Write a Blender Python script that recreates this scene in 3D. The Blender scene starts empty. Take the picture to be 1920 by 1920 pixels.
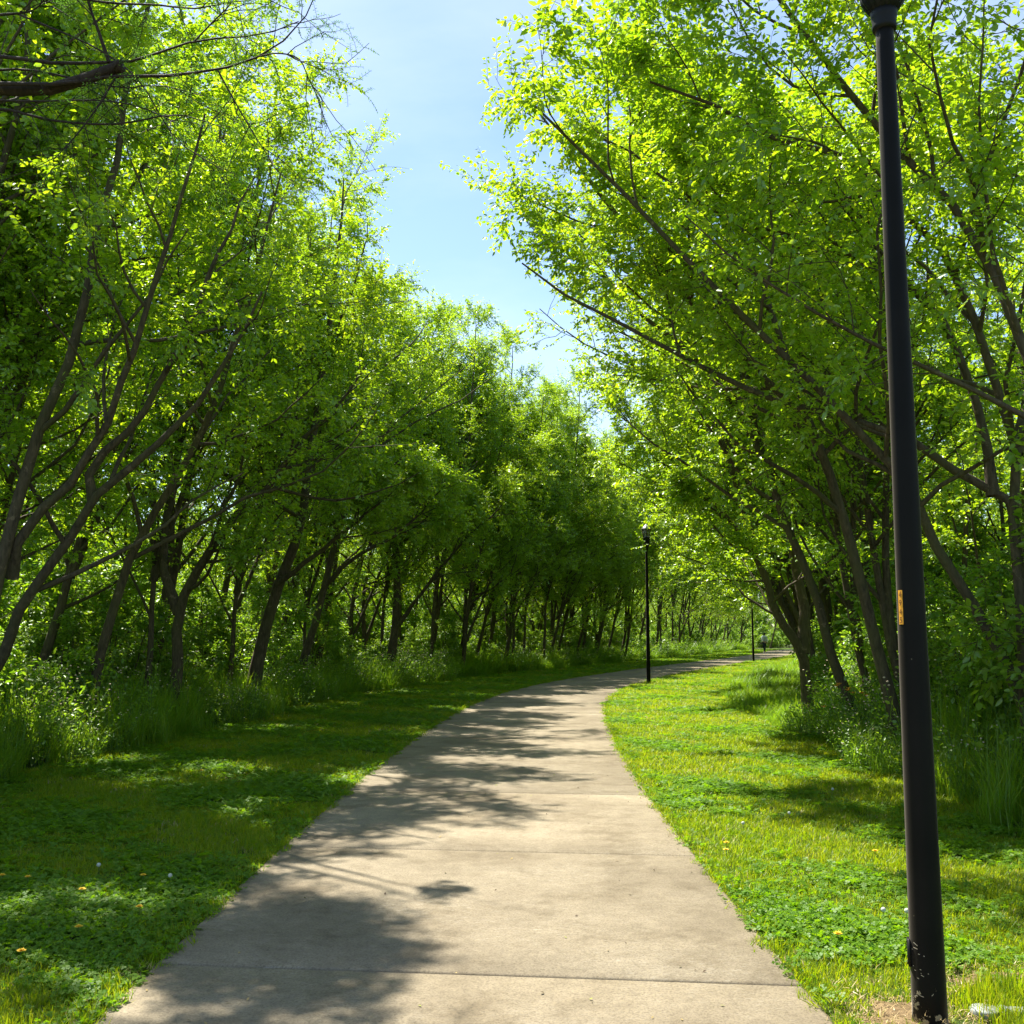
import bpy, math, random
import numpy as np
from mathutils import Vector

C = bpy.context.scene.collection
R = math.radians
rng = np.random.default_rng(11)
random.seed(11)

# ------------------------------------------------------------------ camera, sky, sun, exposure
PITCH = math.atan(230 / 1920)
CAM_H = 1.6
cam = bpy.data.objects.new('camera', bpy.data.cameras.new('camera'))
cam.data.sensor_width = 36
cam.data.lens = 36
cam.data.clip_start = 0.05
cam.data.clip_end = 3000
cam.location = (0, 0, CAM_H)
cam.rotation_euler = (R(90) + PITCH, 0, 0)
C.objects.link(cam)
S = bpy.context.scene
S.camera = cam

SUN_AZ, SUN_EL = R(-37), R(60)          # azimuth measured from +Y towards +X
world = bpy.data.worlds.new('World')
S.world = world
world.use_nodes = True
wn, wl = world.node_tree.nodes, world.node_tree.links
wn.clear()
sky = wn.new('ShaderNodeTexSky')
sky.sky_type = 'NISHITA'
sky.sun_disc = False
sky.sun_elevation = SUN_EL
sky.sun_rotation = SUN_AZ
sky.air_density = 1.0
sky.dust_density = 0.4
sky.ozone_density = 2.4
bg = wn.new('ShaderNodeBackground')
bg.inputs['Strength'].default_value = 0.084
wo = wn.new('ShaderNodeOutputWorld')
tc = wn.new('ShaderNodeTexCoord')
mp = wn.new('ShaderNodeMapping')
mp.inputs['Rotation'].default_value = (0.3, 0.5, 0.4)
mp.inputs['Scale'].default_value = (1.3, 5.5, 3.0)
nz = wn.new('ShaderNodeTexNoise')
nz.inputs['Scale'].default_value = 1.6
nz.inputs['Detail'].default_value = 7
nz.inputs['Roughness'].default_value = 0.55
cr = wn.new('ShaderNodeValToRGB')
cr.color_ramp.elements[0].position = 0.42
cr.color_ramp.elements[0].color = (0, 0, 0, 1)
cr.color_ramp.elements[1].position = 0.80
cr.color_ramp.elements[1].color = (0.32, 0.32, 0.32, 1)
mx = wn.new('ShaderNodeMix')
mx.data_type = 'RGBA'
mx.inputs[7].default_value = (5.6, 6.0, 6.6, 1)
wl.new(tc.outputs['Generated'], mp.inputs['Vector'])
wl.new(mp.outputs[0], nz.inputs['Vector'])
wl.new(nz.outputs['Fac'], cr.inputs[0])
wl.new(cr.outputs[0], mx.inputs[0])
wl.new(sky.outputs[0], mx.inputs[6])
wl.new(mx.outputs[2], bg.inputs['Color'])
wl.new(bg.outputs[0], wo.inputs['Surface'])

sl = bpy.data.lights.new('sun', 'SUN')
sl.energy = 4.6
sl.angle = R(0.53)
sl.color = (1.0, 0.955, 0.87)
sun = bpy.data.objects.new('sun', sl)
to_sun = Vector((math.sin(SUN_AZ) * math.cos(SUN_EL), math.cos(SUN_AZ) * math.cos(SUN_EL), math.sin(SUN_EL)))
sun.rotation_euler = to_sun.to_track_quat('Z', 'Y').to_euler()
sun.location = (-20, 20, 30)
C.objects.link(sun)

S.view_settings.view_transform = 'Standard'
S.view_settings.look = 'None'
S.view_settings.gamma = 1
S.view_settings.exposure = 1.55
S.render.engine = 'CYCLES'
S.cycles.max_bounces = 12
S.cycles.diffuse_bounces = 5
S.cycles.transmission_bounces = 8
S.cycles.sample_clamp_indirect = 8

# ------------------------------------------------------------------ helpers
def pt(px, py, d):
    """point of the vertical plane y = d seen at a position of the photograph"""
    x, z = (px - 960) / 1920, -(py - 960) / 1920
    c, s = math.cos(PITCH), math.sin(PITCH)
    wx, wy, wz = x, c - z * s, s + z * c
    t = d / wy
    return np.array((wx * t, d, CAM_H + wz * t))

def gpt(px, py):
    x, z = (px - 960) / 1920, -(py - 960) / 1920
    c, s = math.cos(PITCH), math.sin(PITCH)
    wx, wy, wz = x, c - z * s, s + z * c
    t = -CAM_H / wz
    return (wx * t, wy * t)

def mesh_of(name, V, F, mats=(), mat_index=None, smooth=False):
    """F: list of (M,k) int arrays"""
    V = np.asarray(V, dtype=np.float32)
    F = [np.asarray(f, dtype=np.int32) for f in F if len(f)]
    me = bpy.data.meshes.new(name)
    me.vertices.add(len(V))
    me.vertices.foreach_set('co', V.ravel())
    nl = sum(f.size for f in F)
    npoly = sum(len(f) for f in F)
    me.loops.add(nl)
    me.polygons.add(npoly)
    me.loops.foreach_set('vertex_index', np.concatenate([f.ravel() for f in F]))
    tot = np.concatenate([np.full(len(f), f.shape[1], dtype=np.int32) for f in F])
    start = np.concatenate(([0], np.cumsum(tot)[:-1])).astype(np.int32)
    me.polygons.foreach_set('loop_start', start)
    me.polygons.foreach_set('loop_total', tot)
    for m in mats:
        me.materials.append(m)
    if mat_index is not None:
        me.polygons.foreach_set('material_index', np.asarray(mat_index, dtype=np.int32))
    if smooth:
        me.polygons.foreach_set('use_smooth', np.ones(npoly, dtype=bool))
    me.update(calc_edges=True)
    me.validate()
    return me

class Build:
    """collects pieces of geometry of one mesh"""
    def __init__(s):
        s.V, s.F, s.M, s.n = [], [], [], 0
    def add(s, V, F, m=0):
        V = np.asarray(V, dtype=np.float32).reshape(-1, 3)
        s.V.append(V)
        for f in F:
            f = np.asarray(f, dtype=np.int32)
            if len(f):
                s.F.append(f + s.n)
                s.M.append(np.full(len(f), m))
        s.n += len(V)
        return s
    def mesh(s, name, mats, smooth=False):
        return mesh_of(name, np.concatenate(s.V), s.F, mats, np.concatenate(s.M), smooth)
    def obj(s, name, mats, parent=None, smooth=False):
        return link(name, s.mesh(name, mats if isinstance(mats, (list, tuple)) else [mats], smooth), parent)

def link(name, data, parent=None):
    o = bpy.data.objects.new(name, data)
    C.objects.link(o)
    if parent:
        o.parent = parent
    return o

def tag(o, label=None, cat=None, group=None, kind=None):
    if label: o['label'] = label
    if cat: o['category'] = cat
    if group: o['group'] = group
    if kind: o['kind'] = kind
    return o

def empty(name, loc, label=None, cat=None, group=None, kind=None, rz=0):
    o = bpy.data.objects.new(name, None)
    o.empty_display_size = 0.2
    o.location = loc
    o.rotation_euler = (0, 0, rz)
    C.objects.link(o)
    return tag(o, label, cat, group, kind)

CHILDREN = {}
def child(name, data, parent):
    o = link(name, data, parent)
    CHILDREN.setdefault(parent.name, []).append(o)
    return o

def dup(root, loc, rz=0.0, scale=1.0, label=None, group=None, cat=None):
    r = root.copy()
    C.objects.link(r)
    r.location = loc
    r.rotation_euler = (0, 0, rz)
    r.scale = (scale,) * 3 if not isinstance(scale, tuple) else scale
    if label: r['label'] = label
    if group: r['group'] = group
    if cat: r['category'] = cat
    for ch in CHILDREN.get(root.name, []):
        c = ch.copy()
        C.objects.link(c)
        c.parent = r
        CHILDREN.setdefault(r.name, []).append(c)
        for g in CHILDREN.get(ch.name, []):
            d = g.copy()
            C.objects.link(d)
            d.parent = c
    return r

def unit(a):
    return a / np.maximum(np.linalg.norm(a, axis=-1, keepdims=True), 1e-9)

def tubes(P, Rr, S_):
    """P (B,N,3) centre lines, Rr (B,N) radii"""
    B, N, _ = P.shape
    T = unit(np.gradient(P, axis=1))
    mean = unit(P[:, -1] - P[:, 0])
    ref = np.where(np.abs(mean[:, 2:3]) < 0.8, np.array([[0, 0, 1.0]]), np.array([[1.0, 0, 0]]))
    u = unit(np.cross(T, ref[:, None, :]))
    v = np.cross(T, u)
    a = np.arange(S_) * 2 * np.pi / S_
    V = P[:, :, None, :] + Rr[:, :, None, None] * (u[:, :, None, :] * np.cos(a)[None, None, :, None] + v[:, :, None, :] * np.sin(a)[None, None, :, None])
    b = (np.arange(B) * N * S_)[:, None, None]
    i = (np.arange(N - 1) * S_)[None, :, None]
    k = np.arange(S_)[None, None, :]
    k2 = (k + 1) % S_
    F = np.stack([b + i + k, b + i + k2, b + i + S_ + k2, b + i + S_ + k], axis=-1).reshape(-1, 4)
    return V.reshape(-1, 3), F

def lathe(prof, n=24, flute=0, amp=0.0, z0=None, cap=True):
    a = np.arange(n) * 2 * np.pi / n
    V = []
    for (r, z) in prof:
        rr = r * (1 + amp * np.cos(flute * a)) if flute else np.full(n, r)
        V.append(np.stack([rr * np.cos(a), rr * np.sin(a), np.full(n, z)], axis=1))
    V = np.concatenate(V)
    F = []
    for i in range(len(prof) - 1):
        k = np.arange(n)
        k2 = (k + 1) % n
        F.append(np.stack([i * n + k, i * n + k2, (i + 1) * n + k2, (i + 1) * n + k], axis=1))
    out = [np.concatenate(F)]
    if cap:
        out.append(np.arange(n)[::-1].reshape(1, n))
        out.append(((len(prof) - 1) * n + np.arange(n)).reshape(1, n))
    return V, out

def box(c, h, rot=None):
    c, h = np.array(c), np.array(h)
    s = np.array([(x, y, z) for x in (-1, 1) for y in (-1, 1) for z in (-1, 1)]) * h
    if rot is not None:
        s = s @ np.array(rot).T
    F = [[0, 1, 3, 2], [4, 6, 7, 5], [0, 4, 5, 1], [2, 3, 7, 6], [0, 2, 6, 4], [1, 5, 7, 3]]
    return s + c, [np.array(F)]

# ------------------------------------------------------------------ materials
def new_mat(name):
    m = bpy.data.materials.new(name)
    m.use_nodes = True
    nt = m.node_tree
    nt.nodes.clear()
    out = nt.nodes.new('ShaderNodeOutputMaterial')
    return m, nt.nodes, nt.links, out

def ramp(n, stops):
    r = n.new('ShaderNodeValToRGB')
    e = r.color_ramp.elements
    while len(e) < len(stops):
        e.new(0.5)
    for i, (p, c) in enumerate(stops):
        e[i].position = p
        e[i].color = (*c, 1)
    return r

def noise(n, l, scale, detail=4, rough=0.5, vec=None):
    t = n.new('ShaderNodeTexNoise')
    t.inputs['Scale'].default_value = scale
    t.inputs['Detail'].default_value = detail
    t.inputs['Roughness'].default_value = rough
    if vec is not None:
        l.new(vec, t.inputs['Vector'])
    return t

def mixc(n, l, fac, a, b, mode='MIX'):
    m = n.new('ShaderNodeMix')
    m.data_type = 'RGBA'
    m.blend_type = mode
    for s, v in ((0, fac), (6, a), (7, b)):
        if hasattr(v, 'links'):
            l.new(v, m.inputs[s])
        elif isinstance(v, (int, float)):
            m.inputs[s].default_value = v
        else:
            m.inputs[s].default_value = (*v, 1)
    return m.outputs[2]

def leaf_mat(name, refl, trans, patch=0.35, gloss=0.07, tfac=0.5, island=True, rough=0.38):
    """refl / trans: three colours each, spread over the leaves one by one"""
    m, n, l, out = new_mat(name)
    geo = n.new('ShaderNodeNewGeometry')
    oi = n.new('ShaderNodeObjectInfo')
    nzp = noise(n, l, patch, 3, 0.6, geo.outputs['Position'])
    a = n.new('ShaderNodeMath'); a.operation = 'MULTIPLY'; a.inputs[1].default_value = 0.55
    l.new(geo.outputs['Random Per Island'] if island else oi.outputs['Random'], a.inputs[0])
    b = n.new('ShaderNodeMath'); b.operation = 'MULTIPLY_ADD'; b.inputs[1].default_value = 0.55
    l.new(nzp.outputs['Fac'], b.inputs[0]); l.new(a.outputs[0], b.inputs[2])
    c = n.new('ShaderNodeMath'); c.operation = 'MULTIPLY_ADD'; c.inputs[1].default_value = 0.12
    l.new(oi.outputs['Random'], c.inputs[0]); l.new(b.outputs[0], c.inputs[2])
    rr = ramp(n, [(0.2, refl[0]), (0.55, refl[1]), (0.95, refl[2])])
    rt = ramp(n, [(0.2, trans[0]), (0.55, trans[1]), (0.95, trans[2])])
    l.new(c.outputs[0], rr.inputs[0]); l.new(c.outputs[0], rt.inputs[0])
    d = n.new('ShaderNodeBsdfDiffuse')
    t = n.new('ShaderNodeBsdfTranslucent')
    g = n.new('ShaderNodeBsdfGlossy')
    g.inputs['Roughness'].default_value = rough
    g.inputs['Color'].default_value = (0.9, 0.95, 0.85, 1)
    l.new(rr.outputs[0], d.inputs['Color']); l.new(rt.outputs[0], t.inputs['Color'])
    m1 = n.new('ShaderNodeMixShader'); m1.inputs[0].default_value = tfac
    l.new(d.outputs[0], m1.inputs[1]); l.new(t.outputs[0], m1.inputs[2])
    m2 = n.new('ShaderNodeMixShader'); m2.inputs[0].default_value = gloss
    l.new(m1.outputs[0], m2.inputs[1]); l.new(g.outputs[0], m2.inputs[2])
    l.new(m2.outputs[0], out.inputs['Surface'])
    return m

def plain(name, col, rough=0.6, metal=0.0, spec=0.5, var=0.0, vscale=8.0, bump=0.0, bscale=60.0):
    m, n, l, out = new_mat(name)
    p = n.new('ShaderNodeBsdfPrincipled')
    p.inputs['Base Color'].default_value = (*col, 1)
    p.inputs['Roughness'].default_value = rough
    p.inputs['Metallic'].default_value = metal
    p.inputs['Specular IOR Level'].default_value = spec
    tcn = n.new('ShaderNodeTexCoord')
    if var:
        t = noise(n, l, vscale, 5, 0.6, tcn.outputs['Object'])
        l.new(mixc(n, l, t.outputs['Fac'], tuple(x * (1 - var) for x in col), tuple(min(1, x * (1 + var)) for x in col)), p.inputs['Base Color'])
    if bump:
        t = noise(n, l, bscale, 4, 0.6, tcn.outputs['Object'])
        b = n.new('ShaderNodeBump'); b.inputs['Strength'].default_value = bump; b.inputs['Distance'].default_value = 0.01
        l.new(t.outputs['Fac'], b.inputs['Height']); l.new(b.outputs[0], p.inputs['Normal'])
    l.new(p.outputs[0], out.inputs['Surface'])
    return m

LEAF = leaf_mat('leaf_green',
    [(0.090, 0.190, 0.010), (0.135, 0.255, 0.012), (0.200, 0.310, 0.020)],
    [(0.28, 0.52, 0.008), (0.46, 0.70, 0.010), (0.66, 0.80, 0.016)], gloss=0.06)
SHRUB_LEAF = leaf_mat('shrub_leaf_green',
    [(0.085, 0.185, 0.012), (0.130, 0.240, 0.018), (0.180, 0.280, 0.028)],
    [(0.20, 0.46, 0.012), (0.34, 0.58, 0.018), (0.50, 0.64, 0.03)], gloss=0.05)
NEEDLE = leaf_mat('feather_leaf_green',
    [(0.035, 0.085, 0.025), (0.05, 0.11, 0.03), (0.07, 0.13, 0.03)],
    [(0.08, 0.22, 0.03), (0.12, 0.27, 0.03), (0.16, 0.3, 0.03)], gloss=0.03)
GRASS = leaf_mat('grass_green',
    [(0.085, 0.165, 0.006), (0.125, 0.210, 0.006), (0.250, 0.255, 0.016)],
    [(0.25, 0.48, 0.004), (0.42, 0.58, 0.006), (0.58, 0.58, 0.014)], patch=0.9, gloss=0.015, tfac=0.45)
TALLGRASS = leaf_mat('tall_grass_green',
    [(0.075, 0.165, 0.010), (0.115, 0.215, 0.012), (0.170, 0.245, 0.02)],
    [(0.20, 0.46, 0.010), (0.32, 0.56, 0.012), (0.48, 0.60, 0.02)], patch=0.5, gloss=0.025, tfac=0.45)
CLOVER = leaf_mat('clover_green',
    [(0.060, 0.145, 0.006), (0.090, 0.190, 0.008), (0.14, 0.23, 0.010)],
    [(0.17, 0.42, 0.004), (0.28, 0.54, 0.006), (0.40, 0.58, 0.008)], patch=1.2, gloss=0.02, tfac=0.42, rough=0.5)
STRAW = leaf_mat('dry_straw',
    [(0.30, 0.21, 0.09), (0.40, 0.29, 0.13), (0.50, 0.38, 0.19)],
    [(0.25, 0.18, 0.08), (0.3, 0.22, 0.1), (0.4, 0.3, 0.14)], patch=4, gloss=0.02, tfac=0.25)
PETAL_Y = plain('yellow_petal', (0.80, 0.50, 0.01), 0.7)
PETAL_W = plain('white_petal', (0.48, 0.49, 0.40), 0.9)
PALE_FLOWER = plain('pale_pink_flower', (0.60, 0.47, 0.33), 0.8)
ORANGE_FLOWER = plain('orange_flower', (0.75, 0.33, 0.03), 0.7)
STEM_G = plain('green_stem', (0.08, 0.15, 0.03), 0.7)

def bark_mat(name, dark, light, moss, mossy):
    m, n, l, out = new_mat(name)
    tcn = n.new('ShaderNodeTexCoord')
    mpn = n.new('ShaderNodeMapping'); mpn.inputs['Scale'].default_value = (9, 9, 2.2)
    l.new(tcn.outputs['Object'], mpn.inputs['Vector'])
    t1 = noise(n, l, 3.0, 7, 0.65, mpn.outputs[0])
    r1 = ramp(n, [(0.32, dark), (0.68, light)])
    l.new(t1.outputs['Fac'], r1.inputs[0])
    t2 = noise(n, l, 1.3, 4, 0.6, tcn.outputs['Object'])
    r2 = ramp(n, [(0.45, (0, 0, 0)), (0.65, (mossy,) * 3)])
    l.new(t2.outputs['Fac'], r2.inputs[0])
    col = mixc(n, l, r2.outputs[0], r1.outputs[0], moss)
    t3 = noise(n, l, 7.0, 5, 0.7, tcn.outputs['Object'])
    r3 = ramp(n, [(0.60, (0, 0, 0)), (0.68, (0.55, 0.55, 0.55))])
    l.new(t3.outputs['Fac'], r3.inputs[0])
    col = mixc(n, l, r3.outputs[0], col, tuple(x * 2.0 for x in light))
    p = n.new('ShaderNodeBsdfPrincipled')
    p.inputs['Roughness'].default_value = 0.85
    p.inputs['Specular IOR Level'].default_value = 0.25
    l.new(col, p.inputs['Base Color'])
    b = n.new('ShaderNodeBump'); b.inputs['Strength'].default_value = 0.8; b.inputs['Distance'].default_value = 0.02
    l.new(t1.outputs['Fac'], b.inputs['Height']); l.new(b.outputs[0], p.inputs['Normal'])
    l.new(p.outputs[0], out.inputs['Surface'])
    return m

BARK = bark_mat('bark_brown', (0.040, 0.031, 0.020), (0.125, 0.095, 0.060), (0.085, 0.085, 0.030), 0.6)
DARKBARK = bark_mat('bark_dark', (0.022, 0.015, 0.011), (0.065, 0.043, 0.030), (0.05, 0.05, 0.02), 0.15)

# ground
def ground_mat(name, soil, grassy, share):
    m, n, l, out = new_mat(name)
    geo = n.new('ShaderNodeNewGeometry')
    t1 = noise(n, l, 0.9, 6, 0.65, geo.outputs['Position'])
    t2 = noise(n, l, 38, 5, 0.7, geo.outputs['Position'])
    rs = ramp(n, [(0.3, soil[0]), (0.7, soil[1])])
    rg = ramp(n, [(0.3, grassy[0]), (0.7, grassy[1])])
    l.new(t2.outputs['Fac'], rs.inputs[0]); l.new(t2.outputs['Fac'], rg.inputs[0])
    rm = ramp(n, [(share - 0.1, (0, 0, 0)), (share + 0.1, (1, 1, 1))])
    l.new(t1.outputs['Fac'], rm.inputs[0])
    col = mixc(n, l, rm.outputs[0], rg.outputs[0], rs.outputs[0])
    p = n.new('ShaderNodeBsdfPrincipled')
    p.inputs['Roughness'].default_value = 0.95
    p.inputs['Specular IOR Level'].default_value = 0.1
    l.new(col, p.inputs['Base Color'])
    b = n.new('ShaderNodeBump'); b.inputs['Strength'].default_value = 0.9; b.inputs['Distance'].default_value = 0.03
    l.new(t2.outputs['Fac'], b.inputs['Height']); l.new(b.outputs[0], p.inputs['Normal'])
    l.new(p.outputs[0], out.inputs['Surface'])
    return m

FOREST = ground_mat('forest_floor', [(0.05, 0.036, 0.02), (0.12, 0.09, 0.05)], [(0.03, 0.06, 0.012), (0.06, 0.10, 0.02)], 0.52)
LAWN = ground_mat('lawn_soil', [(0.10, 0.085, 0.030), (0.17, 0.135, 0.055)], [(0.045, 0.085, 0.012), (0.085, 0.13, 0.018)], 0.66)
DIRT = ground_mat('bare_dirt', [(0.15, 0.10, 0.05), (0.33, 0.23, 0.125)], [(0.12, 0.085, 0.04), (0.24, 0.17, 0.085)], 0.5)

def concrete_mat():
    m, n, l, out = new_mat('weathered_concrete')
    geo = n.new('ShaderNodeNewGeometry')
    oi = n.new('ShaderNodeObjectInfo')
    t1 = noise(n, l, 0.55, 6, 0.6, geo.outputs['Position'])
    t2 = noise(n, l, 95, 4, 0.7, geo.outputs['Position'])
    t3 = noise(n, l, 7, 6, 0.7, geo.outputs['Position'])
    r1 = ramp(n, [(0.30, (0.166, 0.132, 0.084)), (0.70, (0.282, 0.235, 0.158))])
    l.new(t1.outputs['Fac'], r1.inputs[0])
    r3 = ramp(n, [(0.3, (0.78, 0.77, 0.75)), (0.7, (1.12, 1.12, 1.12))])
    l.new(t3.outputs['Fac'], r3.inputs[0])
    c = mixc(n, l, 0.8, r1.outputs[0], r3.outputs[0], 'MULTIPLY')
    r2 = ramp(n, [(0.30, (0.50, 0.48, 0.44)), (0.5, (1.0, 1.0, 1.0)), (0.72, (1.3, 1.28, 1.2))])
    l.new(t2.outputs['Fac'], r2.inputs[0])
    c = mixc(n, l, 0.9, c, r2.outputs[0], 'MULTIPLY')
    # pale scuffs: short streaks across the path
    mpn = n.new('ShaderNodeMapping'); mpn.inputs['Scale'].default_value = (16, 60, 1); mpn.inputs['Rotation'].default_value = (0, 0, 0.12)
    l.new(geo.outputs['Position'], mpn.inputs['Vector'])
    t4 = noise(n, l, 1.0, 5, 0.75, mpn.outputs[0])
    t5 = noise(n, l, 1.1, 3, 0.5, geo.outputs['Position'])
    r4 = ramp(n, [(0.54, (0, 0, 0)), (0.63, (1, 1, 1))])
    l.new(t4.outputs['Fac'], r4.inputs[0])
    r5 = ramp(n, [(0.40, (0, 0, 0)), (0.70, (0.75, 0.75, 0.75))])
    l.new(t5.outputs['Fac'], r5.inputs[0])
    mm = mixc(n, l, 1.0, r4.outputs[0], r5.outputs[0], 'MULTIPLY')
    c = mixc(n, l, mm, c, (0.34, 0.30, 0.225))
    t6 = noise(n, l, 1.9, 7, 0.72, geo.outputs['Position'])
    r6 = ramp(n, [(0.36, (0.66, 0.63, 0.58)), (0.50, (1, 1, 1))])
    l.new(t6.outputs['Fac'], r6.inputs[0])
    c = mixc(n, l, 0.75, c, r6.outputs[0], 'MULTIPLY')
    # slab to slab tone
    ro = ramp(n, [(0.0, (0.90, 0.90, 0.90)), (1.0, (1.08, 1.08, 1.08))])
    l.new(oi.outputs['Random'], ro.inputs[0])
    c = mixc(n, l, 1.0, c, ro.outputs[0], 'MULTIPLY')
    p = n.new('ShaderNodeBsdfPrincipled')
    p.inputs['Roughness'].default_value = 0.88
    p.inputs['Specular IOR Level'].default_value = 0.25
    l.new(c, p.inputs['Base Color'])
    b = n.new('ShaderNodeBump'); b.inputs['Strength'].default_value = 0.35; b.inputs['Distance'].default_value = 0.006
    l.new(t2.outputs['Fac'], b.inputs['Height']); l.new(b.outputs[0], p.inputs['Normal'])
    l.new(p.outputs[0], out.inputs['Surface'])
    return m
CONCRETE = concrete_mat()

# ------------------------------------------------------------------ path centre line
CP = np.array([(-0.2, -9), (-0.2, -3), (-0.2, 0), (-0.2, 4.5), (-0.2, 8), (-0.12, 12.3), (0.15, 18), (0.55, 23), (1.35, 28.6),
               (2.75, 34.5), (4.8, 41), (7.9, 49.5), (12.0, 60), (16.2, 70.5), (20.2, 81), (23.8, 92), (27.4, 103), (33, 114), (43, 123), (58, 128), (80, 130)], dtype=float)
def catmull(P, per=12):
    out = []
    Q = np.concatenate([[2 * P[0] - P[1]], P, [2 * P[-1] - P[-2]]])
    for i in range(1, len(Q) - 2):
        t = np.linspace(0, 1, per, endpoint=False)[:, None]
        a, b, c, d = Q[i - 1], Q[i], Q[i + 1], Q[i + 2]
        out.append(0.5 * (2 * b + (c - a) * t + (2 * a - 5 * b + 4 * c - d) * t ** 2 + (3 * b - a - 3 * c + d) * t ** 3))
    out.append(P[-1:])
    return np.concatenate(out)
CL = catmull(CP)
ARC = np.concatenate(([0], np.cumsum(np.linalg.norm(np.diff(CL, axis=0), axis=1))))
TAN = unit(np.gradient(CL, axis=0))
NRM = np.stack([TAN[:, 1], -TAN[:, 0]], axis=1)      # to the right of travel
def on_path(s, off=0.0):
    s = np.asarray(s, dtype=float)
    x, y = np.interp(s, ARC, CL[:, 0]), np.interp(s, ARC, CL[:, 1])
    nx, ny = np.interp(s, ARC, NRM[:, 0]), np.interp(s, ARC, NRM[:, 1])
    return np.stack([x + nx * off, y + ny * off], axis=-1)
def heading(s):
    return math.atan2(np.interp(s, ARC, TAN[:, 1]), np.interp(s, ARC, TAN[:, 0]))
def s_at_y(y):
    return float(np.interp(y, CL[:, 1], ARC))
HW = 1.53

# ------------------------------------------------------------------ ground, lawns, path
b = Build()
g = 40
xs, ys = np.linspace(-700, 700, g + 1), np.linspace(-500, 900, g + 1)
X, Y = np.meshgrid(xs, ys, indexing='ij')
i, j = np.meshgrid(np.arange(g), np.arange(g), indexing='ij')
k = (i * (g + 1) + j).ravel()
b.add(np.stack([X.ravel(), Y.ravel(), np.full(X.size, -0.03)], 1), [np.stack([k, k + g + 1, k + g + 2, k + 1], 1)])
tag(b.obj('ground', FOREST), kind='structure')

def strip(name, o0, o1, z, mat, nacross=10, step=0.5):
    ss = np.arange(0.0, ARC[-1], step)
    oo = np.linspace(o0, o1, nacross + 1)
    P = np.stack([on_path(ss, o) for o in oo], axis=1)
    zz = z + 0.006 * np.sin(P[..., 0] * 2.1 + 1) * np.cos(P[..., 1] * 1.7)
    V = np.concatenate([P, zz[..., None]], axis=2).reshape(-1, 3)
    n_, m_ = len(ss), len(oo)
    i, j = np.meshgrid(np.arange(n_ - 1), np.arange(m_ - 1), indexing='ij')
    k = (i * m_ + j).ravel()
    bb = Build().add(V, [np.stack([k, k + 1, k + m_ + 1, k + m_], 1)])
    return tag(bb.obj(name, mat, smooth=True), kind='structure')
strip('lawn', -6.6, -1.36, 0.0, LAWN)
strip('lawn', 1.36, 5.7, 0.0, LAWN)

path = empty('path', (0, 0, 0), kind='structure')
s_first = s_at_y(5.04)
j_s = [s_first + d for d in (-10.8, -8.1, -5.4, -2.7, 0, 2.76, 5.58, 8.2)]
while j_s[-1] < ARC[-1] - 3:
    j_s.append(j_s[-1] + 2.7)
SKEW = -0.105
def slab(s0, s1):
    gap = 0.008
    rows = [s0 + gap, s0 + gap + 0.014] + list(np.linspace(s0, s1, 6)[1:-1]) + [s1 - gap - 0.014, s1 - gap]
    cols = [-HW, -HW + 0.02, -0.5, 0.5, HW - 0.02, HW]
    V = []
    for a, s in enumerate(rows):
        for c_, o in enumerate(cols):
            edge = a in (0, len(rows) - 1) or c_ in (0, len(cols) - 1)
            x, y = on_path(s + SKEW * o, o)
            V.append((x, y, 0.018 - (0.010 if edge else 0)))
    nr, nc = len(rows), len(cols)
    F = [[r * nc + c, r * nc + c + 1, (r + 1) * nc + c + 1, (r + 1) * nc + c] for r in range(nr - 1) for c in range(nc - 1)]
    loop = [c for c in range(nc)] + [r * nc + nc - 1 for r in range(1, nr)] + [(nr - 1) * nc + c for c in range(nc - 2, -1, -1)] + [r * nc for r in range(nr - 2, 0, -1)]
    base = len(V)
    for q in loop:
        V.append((V[q][0], V[q][1], -0.06))
    L_ = len(loop)
    for q in range(L_):
        F.append([loop[q], base + q, base + (q + 1) % L_, loop[(q + 1) % L_]])
    return V, F
for a, c in zip(j_s[:-1], j_s[1:]):
    V, F = slab(a, c)
    o = Build().add(V, [np.array(F)]).obj('concrete_slab', CONCRETE, path)
    o.location.z = float(rng.normal(0, 0.0015))

def blob(cx, cy, rx, ry, z, seed):
    r_ = np.random.default_rng(seed)
    a = np.linspace(0, 2 * np.pi, 29)[:-1]
    k = 1 + 0.22 * np.sin(3 * a + r_.uniform(0, 6)) + 0.16 * np.sin(7 * a + r_.uniform(0, 6)) + 0.1 * np.sin(11 * a)
    V = [(cx, cy, z + 0.012)]
    for q in (0.5, 1.0):
        V += [(cx + rx * q * kk * math.cos(t), cy + ry * q * kk * math.sin(t), z + (0.008 if q < 1 else -0.02)) for t, kk in zip(a, k)]
    n_ = len(a)
    T = [(0, 1 + q, 1 + (q + 1) % n_) for q in range(n_)]
    Q = [(1 + q, 1 + n_ + q, 1 + n_ + (q + 1) % n_, 1 + (q + 1) % n_) for q in range(n_)]
    return V, [np.array(T), np.array(Q)]
DIRTS = [(1.66, 4.38, 0.33, 0.36), (2.36, 4.98, 0.40, 0.13)]
b = Build()
for q, (cx, cy, rx, ry) in enumerate(DIRTS):
    V, F = blob(cx, cy, rx, ry, 0.012, q)
    b.add(V, F)
tag(b.obj('bare_dirt', DIRT, smooth=True), kind='structure')

# ------------------------------------------------------------------ trees
def resample(P, n):
    P = np.asarray(P, dtype=float)
    P = catmull(P, 8)
    d = np.concatenate(([0], np.cumsum(np.linalg.norm(np.diff(P, axis=0), axis=1))))
    t = np.linspace(0, d[-1], n)
    return np.stack([np.interp(t, d, P[:, q]) for q in range(3)], 1)

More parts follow.
